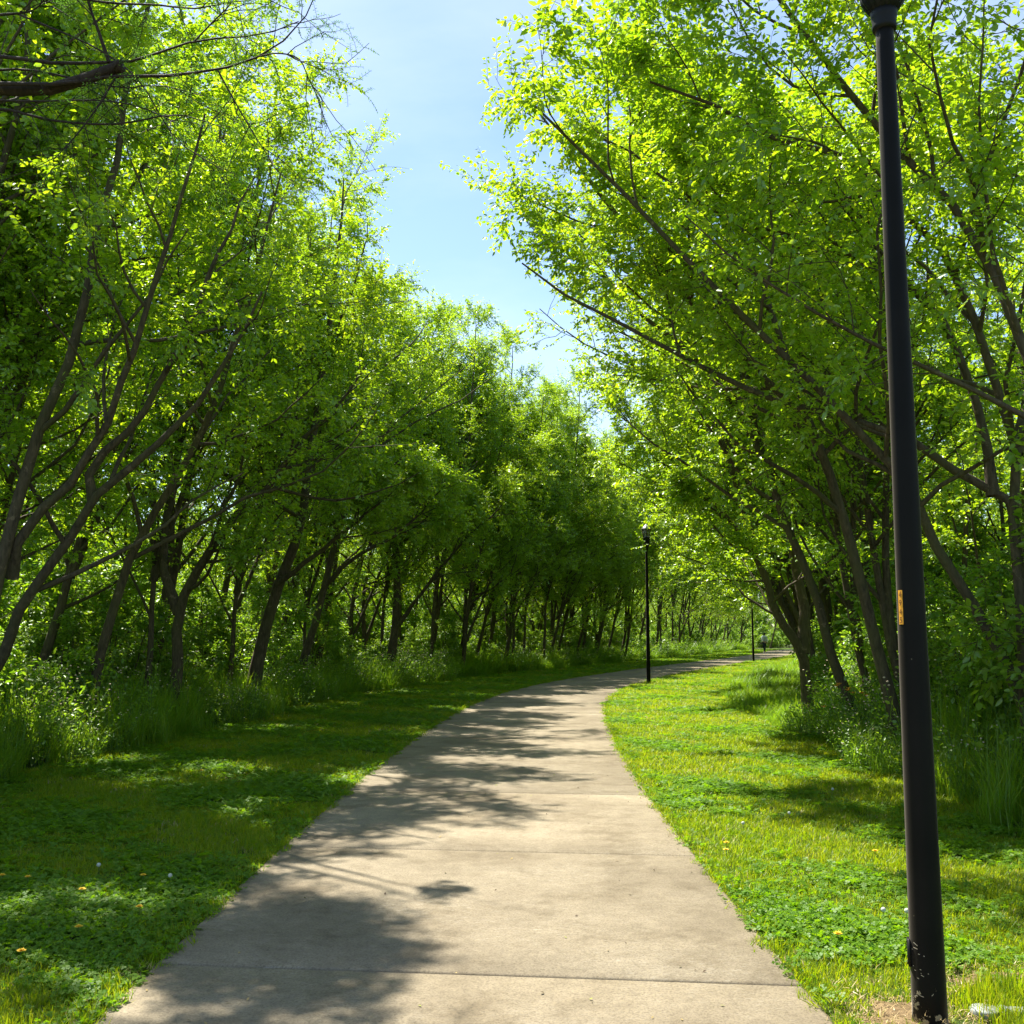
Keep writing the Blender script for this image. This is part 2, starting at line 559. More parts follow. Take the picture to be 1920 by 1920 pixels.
def walk(start, dirn, length, n, r_, wob, lift):
    """grow B polylines of n points"""
    P = [start]
    d = unit(dirn)
    for q in range(n - 1):
        d = unit(d + r_.normal(0, wob, d.shape) + np.array([0, 0, 1.0]) * lift)
        P.append(P[-1] + d * (length / (n - 1))[:, None])
    return np.stack(P, axis=1)

def sprout(P, rad, per, t0, t1, ang, bias, r_, even=False):
    """child starts and directions on parent polylines"""
    B, N, _ = P.shape
    par = np.repeat(np.arange(B), per)
    if even:
        t = np.tile((np.arange(per) + 0.5) / per, B) + r_.uniform(-0.5, 0.5, B * per) / per
        t = t0 + (t1 - t0) * np.clip(t, 0, 1)
    else:
        t = r_.uniform(t0, t1, B * per)
    f = t * (N - 1)
    k = np.minimum(f.astype(int), N - 2)
    w = (f - k)[:, None]
    p = P[par, k] * (1 - w) + P[par, k + 1] * w
    tg = unit(P[par, k + 1] - P[par, k])
    rr = rad[par, k] * (1 - w[:, 0]) + rad[par, k + 1] * w[:, 0]
    rv = unit(r_.normal(0, 1, tg.shape) + np.asarray(bias))
    perp = unit(rv - (rv * tg).sum(1, keepdims=True) * tg)
    a = r_.normal(ang, 0.2, len(t))[:, None]
    return p, tg * np.cos(a) + perp * np.sin(a), t, rr, par

def leaves(P, per, size, r_, droop=0.35, flat=0.55, t0=0.08, simple=False):
    """leaves in two ranks along the polylines P"""
    B, N, _ = P.shape
    par = np.repeat(np.arange(B), per)
    t = np.tile((np.arange(per) + 0.5) / per, B)
    t = np.clip(t0 + (1 - t0) * (t + r_.normal(0, 0.4 / per, len(t))), 0, 1)
    f = t * (N - 1)
    k = np.minimum(f.astype(int), N - 2)
    w = (f - k)[:, None]
    p = P[par, k] * (1 - w) + P[par, k + 1] * w
    tg = unit(P[par, k + 1] - P[par, k])
    side = np.cross(tg, np.array([0, 0, 1.0])) + 1e-4
    side = unit(side) * np.where(np.tile(np.arange(per), B) % 2, 1, -1)[:, None]
    ax = unit(side * 0.85 + tg * 0.6 + r_.normal(0, 0.38, tg.shape) + np.array([0, 0, -droop]))
    nn = unit(np.array([0, 0, 1.0]) + r_.normal(0, flat, tg.shape))
    sd = unit(np.cross(nn, ax))
    nn = np.cross(ax, sd)
    L = size * r_.uniform(0.6, 1.25, len(t))[:, None]
    Wd = L * r_.uniform(0.22, 0.30, len(t))[:, None]
    fold = r_.uniform(0.05, 0.5, len(t))[:, None]
    curl = r_.uniform(-0.05, 0.22, len(t))[:, None]
    b0 = p + ax * L * 0.12
    up = nn * fold * Wd
    if simple:
        V = np.stack([b0, b0 + ax * L * 0.45 + sd * Wd * 1.1 + up, b0 + ax * L - nn * L * curl, b0 + ax * L * 0.45 - sd * Wd * 1.1 + up], axis=1).reshape(-1, 3)
        i = np.arange(len(t))[:, None] * 4
        return V, np.concatenate([i + np.array([[0, 1, 2]]), i + np.array([[0, 2, 3]])])
    v = [b0,
         b0 + ax * L * 0.33 + sd * Wd + up,
         b0 + ax * L * 0.72 + sd * Wd * 0.72 + up * 0.7 - nn * L * curl * 0.5,
         b0 + ax * L - nn * L * curl,
         b0 + ax * L * 0.72 - sd * Wd * 0.72 + up * 0.7 - nn * L * curl * 0.5,
         b0 + ax * L * 0.33 - sd * Wd + up]
    V = np.stack(v, axis=1).reshape(-1, 3)
    i = np.arange(len(t))[:, None] * 6
    F = np.concatenate([i + np.array([[0, 1, 2, 3]]), i + np.array([[0, 3, 4, 5]])])
    return V, F

def grow(stems, bias, r_, leaf=0.08, limbs=1.3, per2=6, per3=9, lpt=13, limb_len=0.36, t0=0.3, tw=0.5, sides=8, lpt2=6, ok=None, simple=False, tipcut=0.72):
    """stems: list of (points, r_base, r_tip). returns wood Build and leaf Build"""
    wood, crown = Build(), Build()
    P0 = np.stack([resample(p, 14) for p, _, _ in stems])
    wob = r_.normal(0, 0.02, P0.shape); wob[:, 0] = 0
    P0 = P0 + wob
    tt = np.linspace(0, 1, 14)
    R0 = np.stack([a * (1 - tt) ** 0.8 + c * 1.0 for _, a, c in stems])
    flare = 1 + 0.45 * np.exp(-tt * 16)
    V, F = tubes(P0, R0 * flare, sides); wood.add(V, [F])
    L0 = np.linalg.norm(np.diff(P0, axis=1), axis=2).sum(1)
    per1 = max(3, int(round(limbs * L0.mean())))
    p, d, t, rr, par = sprout(P0, R0, per1, t0, 0.98, 0.85, np.array(bias) * 0.9 + np.array([0, 0, 0.15]), r_, even=True)
    L1 = L0[par] * limb_len * (1.15 - tipcut * (t - t0) / (1 - t0)) * r_.uniform(0.65, 1.2, len(t))
    P1 = walk(p, d + np.array(bias) * 0.15, L1, 8, r_, 0.13, 0.045)
    r1 = np.minimum(rr * 0.6, 0.010 + 0.011 * L1)
    R1 = r1[:, None] * np.linspace(1, 0.22, 8)[None]
    if ok:
        k = ok(P1[:, 3:]).all(1); P1, R1, L1 = P1[k], R1[k], L1[k]
    V, F = tubes(P1, R1, 5); wood.add(V, [F])
    p, d, t, rr, par = sprout(P1, R1, per2, 0.18, 0.97, 0.85, np.array(bias) * 0.35, r_, even=True)
    L2 = L1[par] * 0.44 * (1.15 - 0.6 * t) * r_.uniform(0.6, 1.25, len(t))
    P2 = walk(p, d, L2, 6, r_, 0.15, 0.03)
    R2 = np.minimum(rr * 0.65, 0.008)[:, None] * np.linspace(1, 0.3, 6)[None]
    if ok:
        k = ok(P2).all(1); P2, R2, L2 = P2[k], R2[k], L2[k]
    V, F = tubes(P2, R2, 3); wood.add(V, [F])
    # twigs on branches and on the outer part of limbs
    p, d, t, rr, par = sprout(P2, R2, per3, 0.12, 1.0, 0.8, (0, 0, -0.1), r_)
    LA = tw * r_.uniform(0.5, 1.2, len(t))
    p2, d2, t2, rr2, par2 = sprout(P1, R1, 7, 0.3, 1.0, 0.8, (0, 0, 0), r_)
    LB = tw * r_.uniform(0.6, 1.3, len(t2))
    P3 = walk(np.concatenate([p, p2]), np.concatenate([d, d2]), np.concatenate([LA, LB]), 4, r_, 0.16, -0.03)
    if ok:
        P3 = P3[ok(P3).all(1)]
    R3 = np.full((len(P3), 4), 0.0028) * np.linspace(1, 0.4, 4)[None]
    V, F = tubes(P3, R3, 3); wood.add(V, [F])
    V, F = leaves(P3, lpt, leaf, r_, simple=simple); crown.add(V, [F])
    V, F = leaves(P2, lpt2, leaf, r_, t0=0.4, simple=simple); crown.add(V, [F])
    return wood, crown

NTRI = [0]
def tree_object(name, loc, wood, crown, label, cat, group, barkm=BARK, leafm=LEAF):
    root = empty(name, loc, label, cat, group)
    w = wood.mesh('trunk', [barkm], smooth=True)
    c = crown.mesh('crown', [leafm])
    for me in (w, c):
        NTRI[0] += sum(len(f) * (f.shape[1] - 2) for f in (wood.F if me is w else crown.F))
    child('trunk', w, root)
    child('crown', c, root)
    return root

def stem_from_px(px, d, d1=None, top=None, lean=(0, 0)):
    """a stem through positions of the photograph standing at distance d (d1 at its last point), going on up to height top"""
    n_ = len(px)
    P = [pt(x, y, d + (0 if d1 is None else (d1 - d) * q / max(1, n_ - 1))) for q, (x, y) in enumerate(px)]
    P = [np.array(p) for p in P]
    if top and P[-1][2] < top:
        dr = unit(P[-1] - P[-2])
        h = top - P[-1][2]
        k = 3
        for q in range(k):
            dr = unit(dr * 0.75 + np.array([lean[0], lean[1], 0.55]) * 0.6)
            P.append(P[-1] + dr * (h / k) / max(0.35, dr[2]))
    return P

def hero(name, stems, bias, label, group, seed, leaf=0.08, foot=True, **kw):
    r_ = np.random.default_rng(seed)
    base = stems[0][0][0].copy()
    root_xy = base.copy()
    if foot and base[2] > 0.05:                      # carry the first stem down to the soil
        dr = stems[0][0][1] - stems[0][0][0]
        dr = dr / max(dr[2], 0.2) * base[2] * 0.6
        root_xy = np.array((base[0] - dr[0], base[1] - dr[1], -0.05))
        stems[0] = ([root_xy] + list(stems[0][0]),) + tuple(stems[0][1:])
    org = np.array((root_xy[0], root_xy[1], 0.0))
    st = [([q - org for q in p], a, c) for p, a, c in stems]
    side = -1 if org[0] < 0 else 1
    far = 1.65 if side < 0 else -0.7
    def reach(P):
        W = P + org
        sy = np.interp(W[..., 1], CL[:, 1], ARC)
        return side * (W[..., 0] - np.interp(sy, ARC, CL[:, 0])), W[..., 2]
    def inside(P):
        o, z = reach(P)
        slack = np.minimum(r_.normal(0.15, 0.45, (len(P), 1)), 1.2)
        return o > far + 0.26 * np.maximum(0, z - 8.0) + slack
    def shade(P):
        # thin the crown where its shade would close the sunlit gaps of the path
        W = P + org
        k = W[..., 2] / math.tan(SUN_EL)
        gx, gy = W[..., 0] - math.sin(SUN_AZ) * k, W[..., 1] - math.cos(SUN_AZ) * k
        q = r_.uniform(0, 1, (len(P), 1))
        strip_ = (gy > 6.9) & (gy < 8.1) & (gx > -2.0) & (q < 0.93)
        low = (gy <= 6.9) & (gx > -0.35 + 0.15 * np.sin(gy * 5)) & (q < 0.97)
        right = (gy > 8.1) & (gy < 15) & (gx > 0.75 + 0.6 * np.sin(gy * 3.3)) & (gx < 1.7) & (q < 0.72)
        holes = (gy > 4.0) & (gy < 32) & (gx > -6.2) & (np.sin(gx * 2.1 + gy * 0.7) * np.sin(gy * 1.9 - gx) > np.where(gx < -1.7, 0.52, 0.66)) & (q < 0.93)
        fleck = (gy > 3.0) & (gy < 9.5) & (gx > -6.2) & (gx < -1.6) & (np.sin(gx * 4.6 + gy * 1.4) * np.sin(gy * 4.3 - gx * 1.9) > 0.5) & (q < 0.9)
        return ~(strip_ | low | right | holes | fleck)
    def ok(P):
        o, z = reach(P)
        if side < 0:
            return inside(P) & (z > 2.2 + 0.60 * np.maximum(5.2 - o, 0)) & shade(P)
        e = 5.2 - o                       # how far it reaches out over the lawn and the path
        return inside(P) & (z > 1.5 + 0.60 * np.maximum(e, 0) + 0.6 * np.maximum(e - 2, 0) + r_.normal(0, 0.3, (len(P), 1)))
    cut = []
    for P, a, c in st:                    # stems end where they would reach too far out
        Q = resample(P, 40)
        o, z = reach(Q)
        bad = np.nonzero(o < far + np.where((z > 7) & (side < 0), 1.6, 0.95) + 0.26 * np.maximum(0, z - 8.0))[0]
        cut.append((Q[:max(8, bad[0])] if len(bad) else Q, a, c))
    st = cut
    w, c = grow(st, bias, r_, leaf=leaf, ok=ok, **kw)
    return tree_object(name, tuple(org), w, c, label, 'tree', group)

LG, RG = 'leaning trees in the row along the left lawn', 'leaning trees in the row along the right lawn'
lb, rb = (0.35, -0.2, 0.2), (-0.6, -0.2, 0.2)
HK = dict(tipcut=0.5, limbs=1.8, per2=8, per3=9, lpt=17, leaf=0.074, limb_len=0.36)
HR = dict(HK, limbs=1.45, per3=8, tipcut=0.72)
# left row, from the near end
hero('leaning_tree', [
    (stem_from_px([(0, 1065), (29, 992), (51, 882), (73, 820), (120, 736), (140, 640)], 11, 11, 12.3, (0.1, 0)), 0.070, 0.012),
    (stem_from_px([(22, 1083), (55, 984), (128, 904), (190, 809), (226, 729)], 11.2, 10.6, 11.0, (0.0, 0)), 0.045, 0.01)], lb,
    'thick dark tree at the left edge of the photo with two steep stems', LG, 101, **HK)
hero('leaning_tree', [
    (stem_from_px([(-40, 1300), (0, 1218), (55, 1112), (120, 1017), (175, 941), (219, 890), (303, 824), (380, 740)], 12, 11.6, 11.0, (0.0, 0)), 0.070, 0.012),
    (stem_from_px([(175, 941), (171, 890), (204, 839), (255, 798), (300, 720)], 11.8, 11.6, 11.2, (0.1, 0)), 0.041, 0.01)], lb,
    'strongly leaning smooth trunk near the left edge, forked halfway up', LG, 102, **HK)
hero('leaning_tree', [
    (stem_from_px([(179, 1283), (204, 1167), (248, 1035), (288, 955), (328, 897), (365, 839), (400, 760)], 15, 15, 12.3, (0.0, 0)), 0.070, 0.012)], lb,
    'slim single trunk bowing right, just left of the Y shaped tree', LG, 103, **HK)
hero('leaning_tree', [
    (stem_from_px([(328, 1283), (335, 1148), (365, 1083), (401, 1021), (456, 955), (510, 908), (558, 828), (620, 773)], 18, 17.5, 12.8, (0.0, 0)), 0.098, 0.012),
    (stem_from_px([(335, 1150), (310, 1083), (306, 1010), (321, 937), (330, 880), (335, 800)], 18, 18.4, 12.8, (0.1, 0)), 0.061, 0.012)], lb,
    'Y shaped tree forking low above the weeds on the left', LG, 104, **HK)
hero('leaning_tree', [
    (stem_from_px([(478, 1269), (503, 1156), (518, 1101), (554, 1010), (576, 919), (583, 846), (600, 750)], 22, 22, 12.8, (0.0, 0)), 0.123, 0.014),
    (stem_from_px([(520, 1100), (529, 1090), (620, 1017), (700, 955), (780, 890)], 22, 21.5, 8.5, (0.0, 0)), 0.049, 0.012)], lb,
    'stout tree on the left with a long limb reaching right over the lawn', LG, 105, **HK)
hero('leaning_tree', [
    (stem_from_px([(569, 1235), (612, 1094), (627, 1010), (640, 900)], 27, 27, 12.8, (0.0, 0)), 0.090, 0.014),
    (stem_from_px([(612, 1094), (660, 1050), (700, 1027), (760, 990)], 27, 26.5, 9, (0.0, 0)), 0.049, 0.012)], lb,
    'tree right of the stout limb tree, low branch pointing to the path', LG, 106, **HK)
hero('leaning_tree', [
    (stem_from_px([(731, 1235), (742, 1174), (745, 1065), (738, 950)], 34, 34, 12.8, (0.0, 0)), 0.131, 0.016),
    (stem_from_px([(745, 1174), (805, 1093), (870, 1013), (930, 960)], 34, 33.5, 10, (0.0, 0)), 0.057, 0.012)], lb,
    'upright thick dark trunk on the left with one slanting side stem', LG, 107, **HK)
hero('leaning_tree', [
    ([np.array(p) for p in ((-6.9, 8.4, -0.05), (-6.5, 8.5, 1.6), (-6.0, 8.6, 3.4), (-5.6, 8.8, 5.4), (-5.4, 8.9, 7.6), (-5.3, 9.0, 9.8))], 0.066, 0.012),
    ([np.array(p) for p in ((-6.5, 8.5, 1.6), (-6.1, 8.2, 3.2), (-5.3, 8.6, 5.4), (-4.6, 8.9, 7.6), (-4.0, 9.1, 9.4))], 0.041, 0.01)], lb,
    'nearest left tree, only its crown seen at the upper left edge behind the feathery branches', LG, 108, **HK)
# right row
hero('leaning_tree', [
    (stem_from_px([(1512, 1283), (1497, 1210), (1457, 1148), (1435, 1083), (1417, 1039), (1377, 992), (1344, 941), (1290, 900)], 18.5, 18), 0.095, 0.014),
    (stem_from_px([(1505, 1225), (1504, 1119), (1486, 1028), (1468, 955), (1446, 875), (1428, 828), (1400, 740)], 18.5, 18.8, 11, (-0.2, 0)), 0.078, 0.014),
    (stem_from_px([(1417, 1039), (1391, 955), (1377, 904), (1348, 828), (1320, 740)], 18.4, 18.2, 10.5, (-0.3, 0)), 0.057, 0.012)], rb,
    'big two stemmed tree leaning left behind the tall grass on the right', RG, 201, **HR)
hero('leaning_tree', [
    (stem_from_px([(1690, 1390), (1657, 1269), (1621, 1138), (1614, 1065), (1570, 955), (1541, 853), (1526, 802), (1475, 744), (1424, 700)], 13, 12.6, 9, (-0.3, 0)), 0.070, 0.012),
    (stem_from_px([(1541, 853), (1500, 760), (1480, 690), (1450, 600)], 12.8, 13.4, 10.5, (-0.15, 0)), 0.041, 0.01)], rb,
    'arching trunk just left of the tall black lamp post', RG, 202, **HR)
hero('leaning_tree', [
    (stem_from_px([(1915, 1250), (1909, 984), (1905, 846), (1887, 802), (1858, 718), (1822, 602), (1789, 510), (1752, 452), (1709, 419), (1650, 357), (1592, 299), (1530, 277), (1410, 244), (1329, 197), (1220, 146)], 10.3, 9.6), 0.054, 0.012),
    (stem_from_px([(1905, 850), (1925, 770), (1940, 690), (1960, 560)], 10.3, 10.6, 10, (0, 0)), 0.041, 0.012)], rb,
    'knobbly trunk at the right edge with its limb crossing behind the lamp post', RG, 203, limbs=1.4, per2=8, per3=8, lpt=16, t0=0.35, leaf=0.076, limb_len=0.3)
hero('leaning_tree', [
    (stem_from_px([(1960, 1150), (1940, 800), (1913, 620), (1876, 547), (1840, 485), (1811, 401), (1760, 357), (1712, 317), (1640, 230), (1560, 130)], 8.6, 9.0, 9.5, (-0.3, 0)), 0.048, 0.012)], rb,
    'curved mossy stem at the upper right, right of the post top', RG, 204, **HR)
hero('leaning_tree', [
    (stem_from_px([(1887, 1247), (1840, 1174), (1803, 1101), (1767, 1028), (1730, 962), (1690, 900), (1640, 840), (1560, 760)], 11, 10.6, 7.5, (-0.5, 0)), 0.054, 0.012)], rb,
    'low slanting trunk right of the lamp post above the weeds', RG, 205, limbs=1.2, per2=6, per3=7, lpt=13, leaf=0.085)
hero('leaning_tree', [
    (stem_from_px([(1960, 1250), (1900, 960), (1822, 904), (1730, 846), (1657, 809), (1541, 777), (1439, 747)], 10.8, 11.4, 7.5, (-0.5, 0)), 0.049, 0.01),
    (stem_from_px([(1862, 930), (1845, 830), (1805, 690), (1740, 560), (1639, 503), (1566, 467), (1475, 445), (1355, 412), (1293, 368), (1220, 310), (1110, 250)], 10.94, 11.6), 0.041, 0.01)], rb,
    'thin tree right of the lamp post throwing long limbs left over the path', RG, 206, foot=False, limbs=1.4, per2=8, per3=8, lpt=16, t0=0.3, leaf=0.076, limb_len=0.34)

hero('leaning_tree', [
    (stem_from_px([(1600, 1340), (1545, 1180), (1490, 1020), (1430, 860), (1360, 740), (1296, 664), (1212, 598), (1150, 529), (1046, 462), (950, 370)], 15.5, 14.2), 0.070, 0.010),
    (stem_from_px([(1430, 860), (1400, 700), (1390, 560), (1370, 430)], 15.2, 15.6, 10.5, (-0.2, 0)), 0.041, 0.01)], rb,
    'tree whose long bare limb rises left to the sky gap above the path', RG, 207, **HR)

for q, (y, lab) in enumerate(((25.5, 'arching tree in front of the middle lamp post, bright crown over the path bend'),
                              (31.0, 'arching tree just right of the middle lamp post, crown hanging over the bend'),
                              (38.5, 'arching tree behind the middle lamp post on the right side of the bend'))):
    bx = 0.29 * y
    hero('leaning_tree', [
        ([np.array(p) for p in ((bx, y, -0.05), (bx - 0.7, y, 2.4), (bx - 2.0, y - 0.1, 4.4), (bx - 3.5, y - 0.3, 6.0), (bx - 4.9, y - 0.5, 7.2))], 0.075, 0.012),
        ([np.array(p) for p in ((bx - 0.7, y, 2.4), (bx - 1.2, y + 0.5, 4.6), (bx - 2.2, y + 0.8, 7.0), (bx - 3.0, y + 0.9, 9.4))], 0.055, 0.012)],
        rb, lab, RG, 210 + q, **dict(HR, limbs=2.0, leaf=0.085, simple=True))

# generic kinds, built once each; local +X is the side of the path
def generic(seed, H, nst, lean, full):
    r_ = np.random.default_rng(seed)
    st = []
    for q in range(nst):
        az = r_.uniform(-0.7, 0.7)
        ln = lean * r_.uniform(0.6, 1.3)
        d = np.array((math.cos(az) * math.sin(ln), math.sin(az) * math.sin(ln), math.cos(ln)))
        p = np.array((0.0, 0.0, -0.05)) if q == 0 else st[0][0][r_.integers(1, 3)]
        P = [p]
        n_ = 7
        hh = H * r_.uniform(0.85, 1.05) * (1 if q == 0 else 0.92)
        for w in range(n_):
            d = unit(d + r_.normal(0, 0.07, 3) + np.array((-0.01, 0, 0.09)))
            P.append(P[-1] + d * hh / n_)
        r0 = (0.056 if q == 0 else 0.042) * r_.uniform(0.8, 1.25) * H / 10
        st.append((P, r0, 0.012))
    return grow(st, (0.3 if full else 0.0, 0, 0.1), r_, simple=True, limbs=1.75 if full else 1.1, per2=9 if full else 7, per3=8 if full else 7, lpt=16 if full else 14, leaf=0.080 if full else 0.10, t0=0.2 if full else 0.14, sides=7, limb_len=0.33, ok=(lambda P: (P[..., 0] < 4.4 - 0.28 * np.maximum(0, P[..., 2] - 7.5) - np.minimum(r_.normal(0.1, 0.45, (len(P), 1)), 1.2)) & (P[..., 2] > 1.5 + 0.62 * np.maximum(P[..., 0] - 0.6, 0) + 0.8 * np.maximum(P[..., 0] - 2.2, 0) + r_.normal(0, 0.3, (len(P), 1)))) if full else None)
KINDS = []
for seed, H, nst, lean, full in ((1, 10.5, 2, 0.32, 1), (2, 11.0, 3, 0.28, 1), (3, 10.0, 2, 0.36, 1), (4, 11.5, 2, 0.22, 1), (5, 11.5, 1, 0.10, 0), (6, 10.5, 2, 0.16, 0)):
    KINDS.append(generic(seed, H, nst, lean, full))
ROOTS = [None] * len(KINDS)
TREE_N = [0]
def plant(kind, x, y, rz, sc, label, group):
    TREE_N[0] += 1
    if ROOTS[kind] is None:
        w, c = KINDS[kind]
        r = tree_object('leaning_tree' if kind < 4 else 'woodland_tree', (x, y, 0), w, c, label, 'tree', group)
        r.rotation_euler = (0, 0, rz)
        r.scale = (sc,) * 3
        ROOTS[kind] = r
        return r
    return dup(ROOTS[kind], (x, y, 0), rz, sc, label, group)

def row(side, y0, y1, off, gap, kinds, label_of, group, sc=(0.85, 1.12), jit=0.5, seed=0, turn=0.5):
    r_ = np.random.default_rng(seed)
    s, q = s_at_y(y0), 0
    while s < s_at_y(y1):
        ss = s + r_.normal(0, gap * 0.18)
        o = side * (off + r_.uniform(-jit, jit))
        x, y = on_path(ss, o)
        if side > 0 and y < 92 and 0.215 < x / y < 0.275:
            s += gap * 0.5
            continue
        h = heading(ss) + (-math.pi / 2 if side < 0 else math.pi / 2)
        plant(int(r_.choice(kinds)), x, y, h + r_.uniform(-turn, turn), r_.uniform(*sc), label_of(q, y), group)
        s += gap * r_.uniform(0.75, 1.3)
        q += 1

ORD = ['first', 'second', 'third', 'fourth', 'fifth', 'sixth', 'seventh', 'eighth', 'ninth', 'tenth', 'eleventh', 'twelfth', 'thirteenth', 'fourteenth', 'fifteenth', 'sixteenth', 'seventeenth', 'eighteenth', 'nineteenth', 'twentieth', 'twenty first', 'twenty second', 'twenty third', 'twenty fourth']
LBEND = 'slender trees of the left row where the path bends'
row(-1, 36.0, 62, 6.4, 1.6, [0, 1, 2, 3], lambda q, y: ORD[min(q, 23)] + ' slender tree after the upright thick trunk, in the left row where the path bends', LBEND, sc=(0.92, 1.04), seed=21)
row(-1, 62, 118, 6.6, 3.4, [0, 1, 2, 3], lambda q, y: ORD[min(q, 23)] + ' far tree of the left row beyond the middle lamp post, counted from the lamp', 'far trees of the left row beyond the bend', sc=(1.0, 1.15), seed=22)
row(-1, 12.5, 60, 7.8, 2.3, [0, 1, 2, 3], lambda q, y: ORD[min(q, 23)] + ' tall slender tree of the second left row, counted from the near end', 'tall trees of the second left row', sc=(1.0, 1.15), jit=0.4, seed=29)
row(-1, 10.5, 34, 6.7, 5.2, [1, 3], lambda q, y: ORD[min(q, 23)] + ' slim tree from the near end between the large leaning trunks of the left row', 'slim trees between the big left trunks', sc=(0.7, 0.95), jit=0.3, seed=23)
row(-1, 8, 110, 10.2, 3.4, [4, 5, 1], lambda q, y: 'straighter woodland tree standing behind the left front row', 'woodland trees behind the left row', sc=(0.62, 0.85), seed=25, jit=0.9, turn=3)
row(-1, 10, 110, 13.5, 4.2, [4, 5], lambda q, y: 'woodland tree deep in the left wood, two rows back', 'woodland trees deep in the left wood', sc=(0.65, 0.85), seed=26, jit=1.4, turn=3)
row(-1, 12, 100, 18.0, 5.2, [4, 5], lambda q, y: 'woodland tree at the back of the left wood', 'woodland trees at the back of the left wood', seed=27, jit=2.0, turn=3)
RBEND = 'trees of the right row from the two stemmed tree to the bend'
row(1, 20.5, 44, 5.3, 2.1, [0, 1, 2, 3], lambda q, y: ORD[min(q, 23)] + ' tree of the right row beyond the big two stemmed tree, leaning to the path', RBEND, sc=(1.08, 1.25), seed=31)
row(1, 44, 118, 5.9, 3.8, [0, 1, 2, 3], lambda q, y: ORD[min(q, 23)] + ' far tree of the right row, counted onward from the middle lamp post', 'far trees of the right row', seed=32)
row(1, 14.8, 17.5, 5.7, 2.0, [1, 3], lambda q, y: ['nearer', 'farther', 'farthest'][min(q, 2)] + ' slim tree between the arching trunk and the big two stemmed tree', 'slim trees in the right row', sc=(0.75, 0.9), jit=0.2, seed=33)
row(1, 7.5, 95, 8.6, 3.2, [4, 5, 1], lambda q, y: 'straighter woodland tree standing behind the right front row', 'woodland trees behind the right row', seed=34, jit=0.9, turn=3)
row(1, 9, 90, 12.5, 4.4, [4, 5], lambda q, y: 'woodland tree deep in the right wood, two rows back', 'woodland trees deep in the right wood', seed=35, jit=1.4, turn=3)
row(-1, 14, 110, 24.0, 5.5, [4, 5], lambda q, y: 'woodland tree closing the left wood far behind', 'woodland trees closing the left wood', seed=28, jit=2.5, turn=3)
row(1, 12, 90, 23.0, 6.0, [4, 5], lambda q, y: 'woodland tree closing the right wood far behind', 'woodland trees closing the right wood', seed=38, jit=2.5, turn=3)
row(1, 12, 110, 17.5, 5.0, [4, 5], lambda q, y: 'woodland tree at the back of the right wood', 'woodland trees at the back of the right wood', seed=36, jit=2.0, turn=3)

# right row past the two stemmed tree, standing a little back from the lawn
r_ = np.random.default_rng(41)
for q, y in enumerate((24.2, 26.6, 29.6, 33.0, 37.0, 41.5, 46.5, 52.0, 58.0)):
    plant(int(r_.choice([0, 1, 2, 3])), (0.300 + 0.022 * (q % 2)) * y, y, heading(s_at_y(y)) + math.pi / 2 + r_.uniform(-0.3, 0.3), r_.uniform(1.05, 1.25),
          ORD[q] + ' tree behind the big two stemmed tree, leaning left over the right lawn', 'trees behind the two stemmed tree')

# the wood that closes the view beyond the walker
r_ = np.random.default_rng(40)
for q in range(9):
    plant(int(r_.choice([1, 3, 4])), 27 + q * 2.6 + r_.normal(0, 0.5), 138 + r_.normal(0, 2.0), r_.uniform(0, 6.28), r_.uniform(0.95, 1.2),
          'far woodland tree closing the view straight behind the walker', 'trees closing the view behind the walker')

